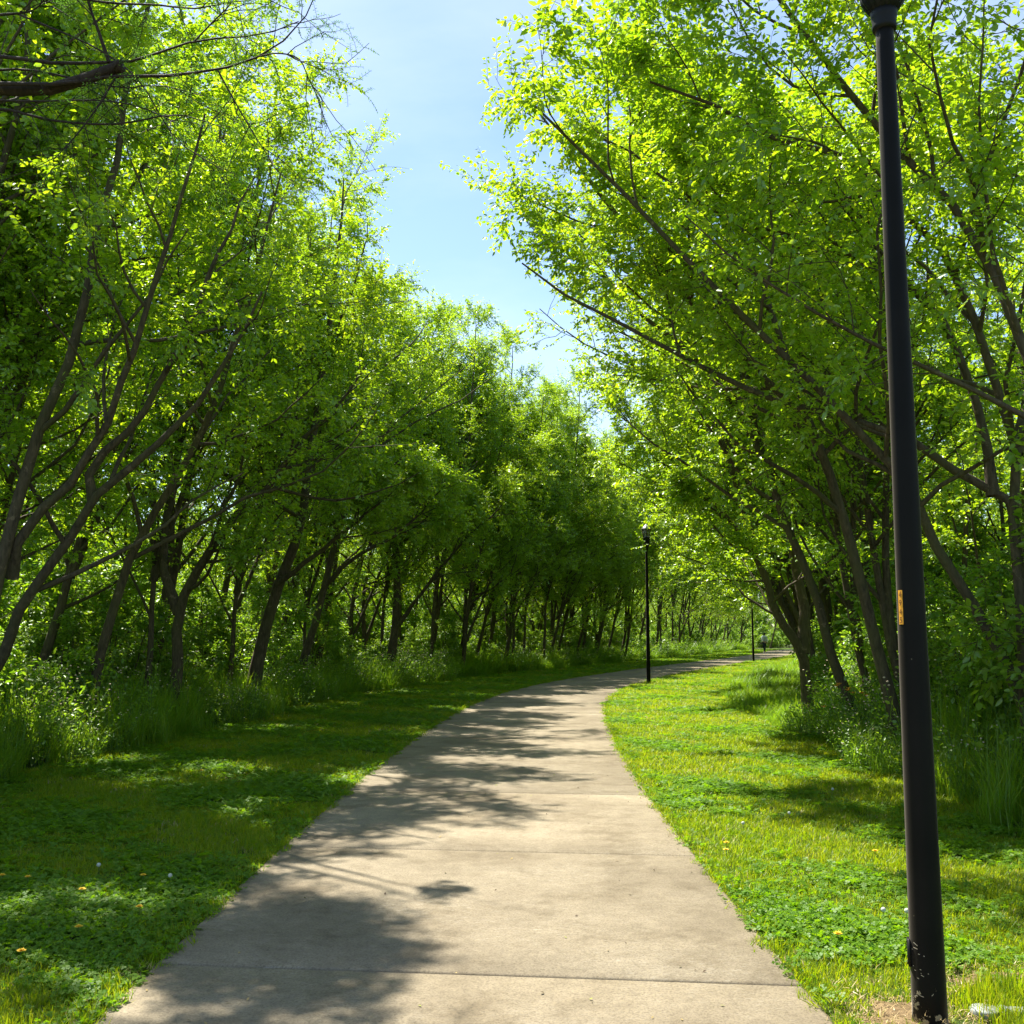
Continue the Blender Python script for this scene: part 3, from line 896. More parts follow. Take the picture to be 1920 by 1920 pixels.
# the feathery tree whose branches hang in at the upper left
def feather_tree():
    r_ = np.random.default_rng(77)
    d = 6.4
    wood, crown = Build(), Build()
    org = np.array((-6.4, 6.6, 0.0))
    def w(px, d0, d1):
        return np.array(stem_from_px(px, d0, d1)) - org
    trunk = [np.array((0, 0, -0.05)), np.array((0.05, 0, 2.0)), np.array((0.0, 0.05, 4.2)), np.array((-0.1, 0.1, 6.5)), np.array((-0.1, 0.0, 8.5))]
    main = [trunk[2] * 1.0] + list(w([(-120, 190), (0, 171), (91, 168), (146, 153), (226, 124)], 6.5, 6.2))
    T = [(trunk, 0.16, 0.02, 10), (main, 0.052, 0.036, 8)]
    sub = [
        ([(204, 117), (185, 60), (164, 0), (150, -60)], 6.2, 6.1, 0.014),
        ([(-100, 130), (0, 106), (91, 118), (200, 117), (255, 113), (365, 77), (456, 69), (529, 55), (560, 40)], 6.4, 5.9, 0.016),
        ([(-60, 160), (0, 157), (110, 158), (219, 142), (292, 144), (419, 128), (485, 106), (540, 69), (591, 4), (600, -30)], 6.4, 5.8, 0.018),
        ([(-100, 215), (0, 204), (98, 226), (219, 233), (330, 215), (420, 240)], 6.3, 6.0, 0.012),
        ([(60, -20), (193, 4), (292, 9), (365, 16), (430, 4), (474, 0), (500, -10)], 6.1, 5.9, 0.010),
        ([(408, 131), (440, 190), (475, 250), (512, 306)], 5.95, 5.8, 0.006),
        ([(0, 28), (60, 20), (90, -10)], 6.3, 6.2, 0.010),
        ([(216, 145), (190, 190), (150, 245), (100, 300)], 6.2, 6.0, 0.008),
        ([(30, 25), (90, 50), (180, 90), (260, 150), (330, 260), (420, 320)], 6.6, 6.2, 0.008),
        ([(-80, 140), (40, 130), (150, 150), (230, 165), (300, 160), (380, 180)], 6.5, 6.1, 0.010),
        ([(-80, 185), (60, 190), (180, 188), (260, 200), (330, 230)], 6.2, 5.9, 0.008),
        ([(365, 77), (400, 40), (430, 10), (450, -20)], 5.95, 5.9, 0.006),
        ([(485, 106), (520, 100), (560, 110), (580, 150), (600, 190)], 5.8, 5.7, 0.005),
    ]
    for P, a, c, s in T:
        P = resample(P, 16)[None]
        rr = np.linspace(a, c, 16)[None]
        V, F = tubes(P, rr, s); wood.add(V, [F])
    # sawn end of the main limb
    e = np.array(main[-1]); dr = unit(np.array(main[-1]) - np.array(main[-2]))
    V, F = lathe([(0.041, -0.03), (0.044, 0.0), (0.036, 0.012)], 10)
    q = Vector(dr).to_track_quat('Z', 'Y').to_matrix()
    wood.add(V @ np.array(q).T + e, F)
    P1 = np.stack([resample(w(p, a, c), 14) for p, a, c, _ in sub])
    R1 = np.stack([np.linspace(r0, 0.003, 14) for *_, r0 in sub])
    V, F = tubes(P1, R1, 5); wood.add(V, [F])
    p, dd, t, rr, par = sprout(P1, R1, 9, 0.25, 1.0, 0.75, (0, 0, -0.2), r_)
    P2 = walk(p, dd, r_.uniform(0.25, 0.75, len(t)), 6, r_, 0.18, 0.0)
    R2 = np.full((len(P2), 6), 0.0035) * np.linspace(1, 0.4, 6)
    V, F = tubes(P2, R2, 3); wood.add(V, [F])
    p, dd, t, rr, par = sprout(P2, R2, 5, 0.3, 1.0, 0.8, (0, 0, -0.2), r_)
    P3 = walk(p, dd, r_.uniform(0.08, 0.2, len(t)), 4, r_, 0.12, -0.02)
    keep = P3
    V, F = tubes(P3, np.full((len(P3), 4), 0.0012), 3); wood.add(V, [F])
    # feather leaves: two ranks of short narrow leaflets
    src = np.concatenate([keep, resample_all(P1[:, 9:], 4)])
    per = 13
    V, F = feather(src, per, 0.016, r_); crown.add(V, [F])
    root = tree_object('feather_leaved_tree', tuple(org), wood, crown,
                       'dark bare looking branches with feathery leaves hanging in at the upper left', 'tree', None, DARKBARK, NEEDLE)
    return root
def resample_all(P, n):
    return np.stack([resample(p, n) for p in P])
def feather(P, per, size, r_):
    B, N, _ = P.shape
    par = np.repeat(np.arange(B), per)
    t = np.tile((np.arange(per) + 0.5) / per, B)
    f = t * (N - 1); k = np.minimum(f.astype(int), N - 2); w = (f - k)[:, None]
    p = P[par, k] * (1 - w) + P[par, k + 1] * w
    tg = unit(P[par, k + 1] - P[par, k])
    side = unit(np.cross(tg, np.array([0, 0.3, 1.0])) + 1e-4) * np.where(np.tile(np.arange(per), B) % 2, 1, -1)[:, None]
    ax = unit(side + tg * 0.35 + r_.normal(0, 0.15, tg.shape))
    sd = unit(np.cross(ax, r_.normal(0, 0.3, tg.shape) + np.array([0, 0, 1.0])))
    L = size * r_.uniform(0.7, 1.6, len(t))[:, None]
    V = np.stack([p, p + ax * L * 0.5 + sd * 0.0028, p + ax * L, p + ax * L * 0.5 - sd * 0.0028], 1).reshape(-1, 3)
    return V, np.arange(len(t) * 4).reshape(-1, 4)
feather_tree()

# ------------------------------------------------------------------ shrubs at the edge of the wood (things) and scatter kits
def shrub(seed, H, nst, leaf, per2=4, per3=5):
    r_ = np.random.default_rng(seed)
    st = []
    for q in range(nst):
        az = r_.uniform(0, 2 * math.pi)
        ln = r_.uniform(0.1, 0.6)
        d = np.array((math.cos(az) * math.sin(ln), math.sin(az) * math.sin(ln), math.cos(ln)))
        P = [np.array((0.06 * math.cos(az), 0.06 * math.sin(az), -0.03))]
        for w in range(4):
            d = unit(d + r_.normal(0, 0.1, 3))
            P.append(P[-1] + d * H * r_.uniform(0.8, 1.1) / 4)
        st.append((P, 0.012 + 0.004 * H, 0.003))
    return grow(st, (0, 0, 0.1), r_, leaf=leaf, limbs=4.0 / H, per2=per2, per3=per3, lpt=8, limb_len=0.45, t0=0.12, tw=0.26, sides=4, lpt2=4)
SH = [shrub(51, 1.5, 4, 0.075), shrub(52, 2.4, 4, 0.08, 5, 5), shrub(53, 1.0, 5, 0.06, 3, 4), shrub(54, 3.2, 3, 0.085, 5, 6)]
SROOT = [None] * 4
def put_shrub(k, x, y, sc, rz, label, group):
    if SROOT[k] is None:
        w, c = SH[k]
        r = tree_object('shrub', (x, y, 0), w, c, label, 'shrub', group, BARK, SHRUB_LEAF)
        r.rotation_euler = (0, 0, rz); r.scale = (sc,) * 3
        SROOT[k] = r
        return r
    return dup(SROOT[k], (x, y, 0), rz, sc, label, group)
r_ = np.random.default_rng(5)
def shrub_row(side, y0, y1, off, gap, kinds, label, group, jit):
    s, q = s_at_y(y0), 0
    while s < s_at_y(y1):
        x, y = on_path(s, side * (off + r_.uniform(-jit, jit)))
        if side > 0 and y < 92 and 0.19 < x / y < 0.33 and y > 13:
            s += gap
            continue
        put_shrub(int(r_.choice(kinds)), x, y, r_.uniform(0.75, 1.25), r_.uniform(0, 6.28), label(q) if callable(label) else label, group)
        q += 1
        s += gap * r_.uniform(0.7, 1.4)
shrub_row(-1, 7, 40, 7.4, 1.5, [0, 1, 2], lambda q: ORD[min(q, 23)] + ' leafy shrub from the near end among the trunks of the left row', 'shrubs among the left trunks', 0.6)
shrub_row(-1, 7, 75, 10.5, 2.0, [1, 3], 'tall shrub in the shade behind the left trunks', 'tall shrubs behind the left trunks', 1.2)
shrub_row(1, 6.5, 40, 6.4, 1.3, [0, 1, 2], lambda q: ORD[min(q, 23)] + ' leafy shrub from the near end among the trunks of the right row', 'shrubs among the right trunks', 0.6)
shrub_row(1, 6.5, 75, 9.5, 1.9, [1, 3], 'tall shrub in the shade behind the right trunks', 'tall shrubs behind the right trunks', 1.2)

def kit(name):
    return bpy.data.collections.new(name)
def kit_add(col, name, me):
    o = bpy.data.objects.new(name, me)
    col.objects.link(o)

def blades(n_, rad, h0, h1, w, bend, r_, seg=2):
    a = r_.uniform(0, 2 * np.pi, n_); rr = rad * np.sqrt(r_.uniform(0, 1, n_))
    base = np.stack([rr * np.cos(a), rr * np.sin(a), np.zeros(n_)], 1)
    az = r_.uniform(0, 2 * np.pi, n_)
    out = np.stack([np.cos(az), np.sin(az), np.zeros(n_)], 1)
    sd = np.stack([-np.sin(az), np.cos(az), np.zeros(n_)], 1)
    H = r_.uniform(h0, h1, n_)[:, None]
    bd = r_.uniform(0.15, 1, n_)[:, None] * bend
    Wd = w * r_.uniform(0.7, 1.3, n_)[:, None]
    up = np.array([[0, 0, 1.0]])
    rows = []
    for q in range(seg):
        t = q / seg
        c = base + up * H * (t - 0.25 * bd * t * t) + out * H * bd * t * t
        k = 1 - 0.35 * t
        rows += [c - sd * Wd * k, c + sd * Wd * k]
    rows.append(base + up * H * (1 - 0.25 * bd) + out * H * bd)
    V = np.stack(rows, 1).reshape(-1, 3)
    m = 2 * seg + 1
    i = np.arange(n_)[:, None] * m
    Q = np.concatenate([i + np.array([[2 * q, 2 * q + 1, 2 * q + 3, 2 * q + 2]]) for q in range(seg - 1)]) if seg > 1 else np.zeros((0, 4), int)
    T = i + np.array([[2 * seg - 2, 2 * seg - 1, 2 * seg]])
    return V, [Q, T]

def clover(n_, rad, r_, size=0.012):
    b = Build()
    a = r_.uniform(0, 2 * np.pi, n_); rr = rad * np.sqrt(r_.uniform(0, 1, n_))
    for q in range(n_):
        c = np.array((rr[q] * math.cos(a[q]), rr[q] * math.sin(a[q]), r_.uniform(0.025, 0.06)))
        nn = unit(np.array((0, 0, 1.0)) + r_.normal(0, 0.3, 3))
        u = unit(np.cross(nn, (1, 0.2, 0))); v = np.cross(nn, u)
        s = size * r_.uniform(0.7, 1.3)
        t0 = r_.uniform(0, 6.28)
        V, F = [], []
        for k in range(3):
            t = t0 + k * 2.094
            e = u * math.cos(t) + v * math.sin(t); f = -u * math.sin(t) + v * math.cos(t)
            V += [c, c + e * s * 0.7 + f * s * 0.62 + nn * s * 0.12, c + e * s * 1.25, c + e * s * 0.7 - f * s * 0.62 + nn * s * 0.12]
            F.append([4 * k, 4 * k + 1, 4 * k + 2, 4 * k + 3])
        b.add(V, [np.array(F)])
    return b

r_ = np.random.default_rng(8)
K_LAWN = kit('lawn_kit')
for q, (n_, rad, h0, h1) in enumerate(((30, 0.07, 0.03, 0.07), (26, 0.08, 0.025, 0.06), (34, 0.07, 0.035, 0.085))):
    V, F = blades(n_, rad, h0, h1, 0.0024, 0.9, r_)
    kit_add(K_LAWN, 'a_tuft_%d' % q, Build().add(V, F).mesh('grass_tuft', [GRASS]))
for q in range(3):
    kit_add(K_LAWN, 'b_clover_%d' % q, clover(20, 0.09, r_, 0.011 + 0.003 * q).mesh('clover_patch', [CLOVER]))
V, F = blades(16, 0.09, 0.02, 0.05, 0.002, 1.6, r_)
kit_add(K_LAWN, 'c_straw_0', Build().add(V, F).mesh('straw_tuft', [STRAW]))

K_VERGE = kit('verge_kit')
for q, (n_, h0, h1) in enumerate(((46, 0.35, 0.75), (52, 0.5, 0.95), (40, 0.25, 0.55))):
    V, F = blades(n_, 0.16, h0, h1, 0.0042, 0.75, r_, 4)
    kit_add(K_VERGE, 'a_grass_%d' % q, Build().add(V, F).mesh('tall_grass_tuft', [TALLGRASS]))
def weed(seed, H, n_, leaf, flowers=0):
    rw = np.random.default_rng(seed)
    b = Build()
    az = rw.uniform(0, 6.28, n_); ln = rw.uniform(0.05, 0.5, n_)
    d = np.stack([np.cos(az) * np.sin(ln), np.sin(az) * np.sin(ln), np.cos(ln)], 1)
    st = np.stack([0.08 * np.cos(az), 0.08 * np.sin(az), np.zeros(n_)], 1)
    P = walk(st, d, H * rw.uniform(0.6, 1.1, n_), 6, rw, 0.12, 0.05)
    V, F = tubes(P, np.full((n_, 6), 0.003), 3); b.add(V, [F], 1)
    V, F = leaves(P, 16, leaf, rw, 0.15, 0.5); b.add(V, [F], 0)
    for q in range(flowers):
        c = P[rw.integers(n_), -1] + rw.normal(0, 0.04, 3)
        V, F = lathe([(0.004, -0.006), (0.014, 0.0), (0.006, 0.008)], 6)
        b.add(V + c, F, 2)
    return b.mesh('weed', [SHRUB_LEAF, STEM_G, PALE_FLOWER])
kit_add(K_VERGE, 'b_weed_0', weed(1, 0.75, 9, 0.06))
kit_add(K_VERGE, 'b_weed_1', weed(2, 0.45, 11, 0.05))
kit_add(K_VERGE, 'b_weed_2', weed(3, 1.05, 8, 0.07))
kit_add(K_VERGE, 'b_weed_3', weed(4, 0.85, 10, 0.05, 16))

K_UNDER = kit('undergrowth_kit')
for q, k in enumerate((0, 2, 1)):
    w, c = SH[k]
    b = Build()
    b.V, b.F, b.M, b.n = list(c.V), list(c.F), list(c.M), c.n
    b.add(np.concatenate(w.V), [], 1)
    off = c.n
    for f in w.F:
        b.F.append(f + off); b.M.append(np.full(len(f), 1))
    kit_add(K_UNDER, 'a_bush_%d' % q, b.mesh('bush', [SHRUB_LEAF, BARK]))
kit_add(K_UNDER, 'b_weed_0', weed(11, 0.9, 12, 0.075))
kit_add(K_UNDER, 'b_weed_1', weed(12, 1.4, 9, 0.08))

GN = {}
def scatter(name, P, rot, scl, idx, col, kind='stuff', label=None):
    me = bpy.data.meshes.new(name)
    n_ = len(P)
    me.vertices.add(n_)
    me.vertices.foreach_set('co', np.asarray(P, dtype=np.float32).ravel())
    for nm, ty, arr in (('rot', 'FLOAT_VECTOR', rot), ('scl', 'FLOAT_VECTOR', scl)):
        at = me.attributes.new(nm, ty, 'POINT')
        at.data.foreach_set('vector', np.asarray(arr, dtype=np.float32).ravel())
    at = me.attributes.new('idx', 'INT', 'POINT')
    at.data.foreach_set('value', np.asarray(idx, dtype=np.int32))
    o = tag(link(name, me), label, None, None, kind)
    if col.name not in GN:
        ng = bpy.data.node_groups.new('scatter_' + col.name, 'GeometryNodeTree')
        ng.interface.new_socket('Geometry', in_out='INPUT', socket_type='NodeSocketGeometry')
        ng.interface.new_socket('Geometry', in_out='OUTPUT', socket_type='NodeSocketGeometry')
        n, l = ng.nodes, ng.links
        gi, go = n.new('NodeGroupInput'), n.new('NodeGroupOutput')
        ip = n.new('GeometryNodeInstanceOnPoints')
        ci = n.new('GeometryNodeCollectionInfo')
        ci.inputs['Collection'].default_value = col
        ci.inputs['Separate Children'].default_value = True
        ci.inputs['Reset Children'].default_value = True
        ip.inputs['Pick Instance'].default_value = True
        def attr(nm, ty):
            a = n.new('GeometryNodeInputNamedAttribute')
            a.data_type = ty
            a.inputs['Name'].default_value = nm
            return a.outputs['Attribute']
        l.new(gi.outputs[0], ip.inputs['Points'])
        l.new(ci.outputs[0], ip.inputs['Instance'])
        l.new(attr('idx', 'INT'), ip.inputs['Instance Index'])
        l.new(attr('rot', 'FLOAT_VECTOR'), ip.inputs['Rotation'])
        l.new(attr('scl', 'FLOAT_VECTOR'), ip.inputs['Scale'])
        l.new(ip.outputs[0], go.inputs[0])
        GN[col.name] = ng
    md = o.modifiers.new('scatter', 'NODES')
    md.node_group = GN[col.name]
    return o

def wave(P, f, ph):
    return np.sin(P[:, 0] * f + ph) * np.sin(P[:, 1] * f * 0.83 + ph * 1.7) + 0.5 * np.sin(P[:, 0] * f * 2.3 + P[:, 1] * f * 1.9 + ph)

def on_dirt(P, grow_=1.0):
    m = np.zeros(len(P), bool)
    for cx, cy, rx, ry in DIRTS:
        m |= ((P[:, 0] - cx) / (rx * grow_)) ** 2 + ((P[:, 1] - cy) / (ry * grow_)) ** 2 < 1
    return m

def edge_wob(s, side):
    return 0.16 * np.sin(s * 1.3 + side) + 0.12 * np.sin(s * 0.47 + 2 * side) + 0.07 * np.sin(s * 3.1)

def lawn_points(side, o0, o1, r_):
    # density falls with distance while the tufts widen
    ss, dens = [], []
    S0, S1 = s_at_y(2.4), s_at_y(110)
    seg = np.arange(S0, S1, 0.5)
    P_s, W = [], []
    for s in seg:
        d = max(4.0, s - s_at_y(0))
        k = 420 * min(1.0, (5.5 / d) ** 1.25)
        n_ = int(r_.poisson(k * 0.5 * (o1 - o0)))
        P_s.append(s + r_.uniform(0, 0.5, n_))
        W.append(np.full(n_, min(3.2, max(1.0, (d / 6.0) ** 0.62))))
    s = np.concatenate(P_s); w = np.concatenate(W)
    edge = o1 + edge_wob(s, side) + 0.1
    o = o0 + (edge - o0) * r_.uniform(0, 1, len(s))
    xy = np.stack([np.interp(s, ARC, CL[:, q]) + np.interp(s, ARC, NRM[:, q]) * o * side for q in range(2)], 1)
    return xy, w, (o - o0)

r_ = np.random.default_rng(9)
for side, o1 in ((-1, 5.25), (1, 4.5)):
    xy, w, din = lawn_points(side, HW + 0.015, o1, r_)
    n_ = len(xy)
    dirt = on_dirt(xy, 1.05)
    keep = ~(dirt & (r_.uniform(0, 1, n_) < 0.58))
    xy, w, din, dirt = xy[keep], w[keep], din[keep], dirt[keep]
    n_ = len(xy)
    cl = wave(xy, 1.7, 0.4 + side) + 0.45 * (side < 0) + r_.normal(0, 0.45, n_)
    idx = np.where(cl > 0.6, r_.integers(3, 6, n_), r_.integers(0, 3, n_))
    idx = np.where(r_.uniform(0, 1, n_) < np.where(cl < -0.3, 0.10, 0.03), 6, idx)
    idx = np.where(dirt & (r_.uniform(0, 1, n_) < 0.6), 6, idx)
    hz = (0.8 + 0.35 * r_.uniform(-1, 1, n_)) * np.where(din < 0.12, 0.85, 1.0)
    scl = np.stack([w, w, hz * (1 + 0.12 * (w - 1))], 1)
    rot = np.stack([r_.normal(0, 0.1, n_), r_.normal(0, 0.1, n_), r_.uniform(0, 6.28, n_)], 1)
    P = np.concatenate([xy, np.full((n_, 1), 0.0)], 1)
    scatter('lawn_grass', P, rot, scl, idx, K_LAWN)
# grass creeping over the edges of the slabs
    n_ = int(26 * 34)
    s = s_at_y(2.6) + 40 * r_.uniform(0, 1, n_) ** 1.7
    o = HW + r_.uniform(-0.035, 0.09, n_) + 0.03 * np.sin(s * 5.1) * np.sin(s * 2.3)
    xy = np.stack([np.interp(s, ARC, CL[:, q]) + np.interp(s, ARC, NRM[:, q]) * o * side for q in range(2)], 1)
    k = r_.uniform(0.5, 1.05, n_)
    scatter('edge_grass', np.concatenate([xy, np.full((n_, 1), 0.004)], 1), np.stack([r_.normal(0, 0.3, n_), r_.normal(0, 0.3, n_), r_.uniform(0, 6.28, n_)], 1),
            np.stack([k, k, k * r_.uniform(0.7, 1.5, n_)], 1), r_.choice([0, 1, 2, 3, 4, 6], n_, p=[.24, .22, .2, .12, .10, .12]), K_LAWN)
# longer grass round the foot of the near post and the pipe
n_ = 150
xy = np.stack([r_.uniform(1.95, 2.75, n_), r_.uniform(4.25, 4.85, n_)], 1)
k = r_.uniform(0.7, 1.2, n_)
scatter('long_grass', np.concatenate([xy, np.zeros((n_, 1))], 1), np.stack([r_.normal(0, 0.15, n_), r_.normal(0, 0.15, n_), r_.uniform(0, 6.28, n_)], 1),
        np.stack([k, k, r_.uniform(1.0, 2.4, n_)], 1), r_.choice([0, 1, 2], n_), K_LAWN)
# straw lying on the bare dirt
P = []
for cx, cy, rx, ry in DIRTS:
    n_ = int(1500 * rx * ry)
    a, q = r_.uniform(0, 6.28, n_), np.sqrt(r_.uniform(0, 1.7, n_))
    P.append(np.stack([cx + rx * q * np.cos(a), cy + ry * q * np.sin(a), np.full(n_, 0.012)], 1))
P = np.concatenate(P); n_ = len(P)
P = P[P[:, 0] > 1.42]; n_ = len(P)
scatter('dry_straw', P, np.stack([r_.normal(0, .3, n_), r_.normal(0, .3, n_), r_.uniform(0, 6.28, n_)], 1), np.stack([r_.uniform(.7, 1.2, n_)] * 2 + [r_.uniform(0.15, 0.5, n_)], 1), np.full(n_, 6), K_LAWN)

# verge of tall grass and weeds
for side, o0, wd in ((-1, 5.2, 1.7), (1, 4.45, 1.9)):
    s = []
    for a in np.arange(s_at_y(4.0), s_at_y(110), 1.0):
        d = max(5, a - s_at_y(0))
        s.append(a + r_.uniform(0, 1, int(r_.poisson(wd * 22 * min(1, (14 / d) ** 0.8)))))
    s = np.concatenate(s); n_ = len(s)
    u = r_.uniform(0, 1, n_) ** 1.2
    o = o0 + edge_wob(s, side) + u * wd
    xy = np.stack([np.interp(s, ARC, CL[:, q]) + np.interp(s, ARC, NRM[:, q]) * o * side for q in range(2)], 1)
    wv = wave(xy, 0.6, 1.0 + side) + r_.normal(0, 0.5, n_)
    idx = np.where(wv > (0.35 if side < 0 else 0.0), r_.integers(3, 7, n_), r_.integers(0, 3, n_))
    d = np.maximum(5, s - s_at_y(0))
    w = np.clip((d / 14) ** 0.5, 1, 2.2)
    h = r_.uniform(0.75, 1.3, n_) * (0.6 + 0.55 * np.clip(u * 2.2, 0, 1))
    low_ = (side > 0) & (xy[:, 0] / xy[:, 1] > 0.2) & (xy[:, 0] / xy[:, 1] < 0.31) & (xy[:, 1] > 17)
    h = np.where(low_, h * 0.5, h)
    idx = np.where(low_, np.minimum(idx, 2), idx)
    scl = np.stack([w * np.clip(h, .7, 1.2), w * np.clip(h, .7, 1.2), h], 1)
    rot = np.stack([r_.normal(0, 0.1, n_), r_.normal(0, 0.1, n_), r_.uniform(0, 6.28, n_)], 1)
    scatter('tall_grass', np.concatenate([xy, np.zeros((n_, 1))], 1), rot, scl, idx, K_VERGE)

# undergrowth through the wood
for side, o0, o1 in ((-1, 6.9, 30), (1, 6.3, 28)):
    s = []
    for a in np.arange(s_at_y(4.0), s_at_y(125), 1.0):
        d = max(6, a - s_at_y(0))
        s.append(a + r_.uniform(0, 1, int(r_.poisson((o1 - o0) * 0.95 * min(1, (25 / d) ** 0.5)))))
    s = np.concatenate(s); n_ = len(s)
    o = o0 + (o1 - o0) * r_.uniform(0, 1, n_) ** 1.5
    xy = np.stack([np.interp(s, ARC, CL[:, q]) + np.interp(s, ARC, NRM[:, q]) * o * side for q in range(2)], 1)
    keep = ~((side > 0) & (xy[:, 1] < 92) & (xy[:, 1] > 13) & (xy[:, 0] / xy[:, 1] > 0.19) & (xy[:, 0] / xy[:, 1] < 0.31))
    s, o, xy = s[keep], o[keep], xy[keep]
    n_ = len(s)
    h = r_.uniform(0.6, 1.25, n_) * np.clip(0.9 + (o - o0) * 0.16 * r_.uniform(0, 1, n_), 0.8, 2.6)
    idx = r_.choice([0, 1, 2, 3, 4], n_, p=[.25, .2, .15, .25, .15])
    tall = (o > 15) & (r_.uniform(0, 1, n_) < 0.4)
    idx = np.where(tall, 2, idx)
    h = np.where(tall, r_.uniform(1.7, 2.8, n_), h)
    scatter('undergrowth', np.concatenate([xy, np.zeros((n_, 1))], 1), np.stack([np.zeros(n_), np.zeros(n_), r_.uniform(0, 6.28, n_)], 1), np.stack([h, h, h], 1), idx, K_UNDER)

# ------------------------------------------------------------------ street lamps
def post_mat():
    m, n, l, out = new_mat('black_post_paint')
    tcn = n.new('ShaderNodeTexCoord')
    p = n.new('ShaderNodeBsdfPrincipled')
    t1 = noise(n, l, 2.0, 5, 0.6, tcn.outputs['Object'])
    r1 = ramp(n, [(0.3, (0.004, 0.004, 0.0035)), (0.7, (0.010, 0.009, 0.0075))])
    l.new(t1.outputs['Fac'], r1.inputs[0])
    # chipped paint near the foot
    t2 = noise(n, l, 26, 4, 0.6, tcn.outputs['Object'])
    sx = n.new('ShaderNodeSeparateXYZ'); l.new(tcn.outputs['Object'], sx.inputs[0])
    mr = n.new('ShaderNodeMapRange')
    mr.inputs['From Min'].default_value = 0.0; mr.inputs['From Max'].default_value = 0.30
    mr.inputs['To Min'].default_value = 0.13; mr.inputs['To Max'].default_value = -0.10
    l.new(sx.outputs['Z'], mr.inputs['Value'])
    ad = n.new('ShaderNodeMath'); ad.operation = 'ADD'
    l.new(t2.outputs['Fac'], ad.inputs[0]); l.new(mr.outputs[0], ad.inputs[1])
    r2 = ramp(n, [(0.645, (0, 0, 0)), (0.66, (1, 1, 1))])
    l.new(ad.outputs[0], r2.inputs[0])
    c = mixc(n, l, r2.outputs[0], r1.outputs[0], (0.30, 0.25, 0.16))
    l.new(c, p.inputs['Base Color'])
    p.inputs['Roughness'].default_value = 0.5
    p.inputs['Specular IOR Level'].default_value = 0.1
    p.inputs['Sheen Weight'].default_value = 0.22
    p.inputs['Sheen Roughness'].default_value = 0.35
    p.inputs['Sheen Tint'].default_value = (0.9, 0.8, 0.65, 1)
    t3 = noise(n, l, 220, 3, 0.6, tcn.outputs['Object'])
    bb = n.new('ShaderNodeBump'); bb.inputs['Strength'].default_value = 0.12; bb.inputs['Distance'].default_value = 0.002
    l.new(t3.outputs['Fac'], bb.inputs['Height']); l.new(bb.outputs[0], p.inputs['Normal'])
    l.new(p.outputs[0], out.inputs['Surface'])
    return m
POST = post_mat()
BLACK = plain('black_metal', (0.010, 0.010, 0.009), 0.5, 0.0, 0.2)
ROOFM = plain('grey_roof_metal', (0.20, 0.20, 0.19), 0.4, 0.3)
SCRATCH = plain('scratch', (0.42, 0.36, 0.26), 0.8)
ORANGE = plain('orange_tape', (0.72, 0.33, 0.02), 0.55, var=0.12, vscale=30)
DIGIT = plain('dark_digit', (0.16, 0.055, 0.01), 0.6)
m, n, l, out = new_mat('lantern_glass')
gl = n.new('ShaderNodeBsdfGlass'); gl.inputs['Roughness'].default_value = 0.25; gl.inputs['IOR'].default_value = 1.2; gl.inputs['Color'].default_value = (0.85, 0.88, 0.85, 1)
df = n.new('ShaderNodeBsdfDiffuse'); df.inputs['Color'].default_value = (0.45, 0.47, 0.42, 1)
mxs = n.new('ShaderNodeMixShader'); mxs.inputs[0].default_value = 0.35
l.new(gl.outputs[0], mxs.inputs[1]); l.new(df.outputs[0], mxs.inputs[2]); l.new(mxs.outputs[0], out.inputs['Surface'])
GLASS = m

def post_r(z):
    return 0.070 - (0.070 - 0.0395) * np.clip(z / 4.35, 0, 1)

lamp = empty('street_lamp', (1.72, 4.43, 0.0), 'tall tapered black lamp post in the right foreground with an orange number tape', 'street lamp', 'lamp posts along the path')
V, F = lathe([(float(post_r(z)), z) for z in np.linspace(-0.05, 4.50, 24)], 40)
child('pole', Build().add(V, F).mesh('pole', [POST], True), lamp)
V, F = lathe([(0.042, 4.28), (0.060, 4.285), (0.064, 4.30), (0.060, 4.325), (0.066, 4.345), (0.070, 4.38)], 32)
child('collar', Build().add(V, F).mesh('collar', [BLACK], True), lamp)
V, F = lathe([(0.070, 4.375), (0.088, 4.40), (0.108, 4.425), (0.113, 4.45), (0.116, 4.60), (0.124, 4.68), (0.128, 4.69), (0.122, 4.70)], 96, 16, 0.035)
child('fluted_holder', Build().add(V, F).mesh('fluted_holder', [BLACK], True), lamp)
NS = 6
def ring(r, z, ph=0.0):
    a = ph + np.arange(NS) * 2 * math.pi / NS
    return np.stack([r * np.cos(a), r * np.sin(a), np.full(NS, z)], 1)
gb, gt = ring(0.118, 4.70), ring(0.185, 4.955)
for q in range(NS):
    a, c = q, (q + 1) % NS
    quad = np.array([gb[a], gb[c], gt[c], gt[a]])
    ctr = quad.mean(0); nn = unit(np.array((ctr[0], ctr[1], -0.06)))
    Vp = np.concatenate([ctr + (quad - ctr) * 0.96, ctr + (quad - ctr) * 0.96 - nn * 0.004])
    Fp = [[0, 1, 2, 3], [7, 6, 5, 4], [0, 4, 5, 1], [1, 5, 6, 2], [2, 6, 7, 3], [3, 7, 4, 0]]
    child('glass_pane', Build().add(Vp, [np.array(Fp)]).mesh('glass_pane', [GLASS]), lamp)
P = np.stack([np.stack([gb[q], (gb[q] + gt[q]) / 2, gt[q]]) for q in range(NS)])
V, F = tubes(P, np.full((NS, 3), 0.010), 6)
fb = Build().add(V, [F])
for R0, z, h in ((0.122, 4.70, 0.010), (0.190, 4.955, 0.014)):
    pr = [(R0 - 0.016, z - h), (R0 + 0.008, z - h), (R0 + 0.010, z + h), (R0 - 0.016, z + h)]
    V, F = lathe(pr + [pr[0]], NS, cap=False)
    fb.add(V, F)
child('lantern_frame', fb.mesh('lantern_frame', [BLACK]), lamp)
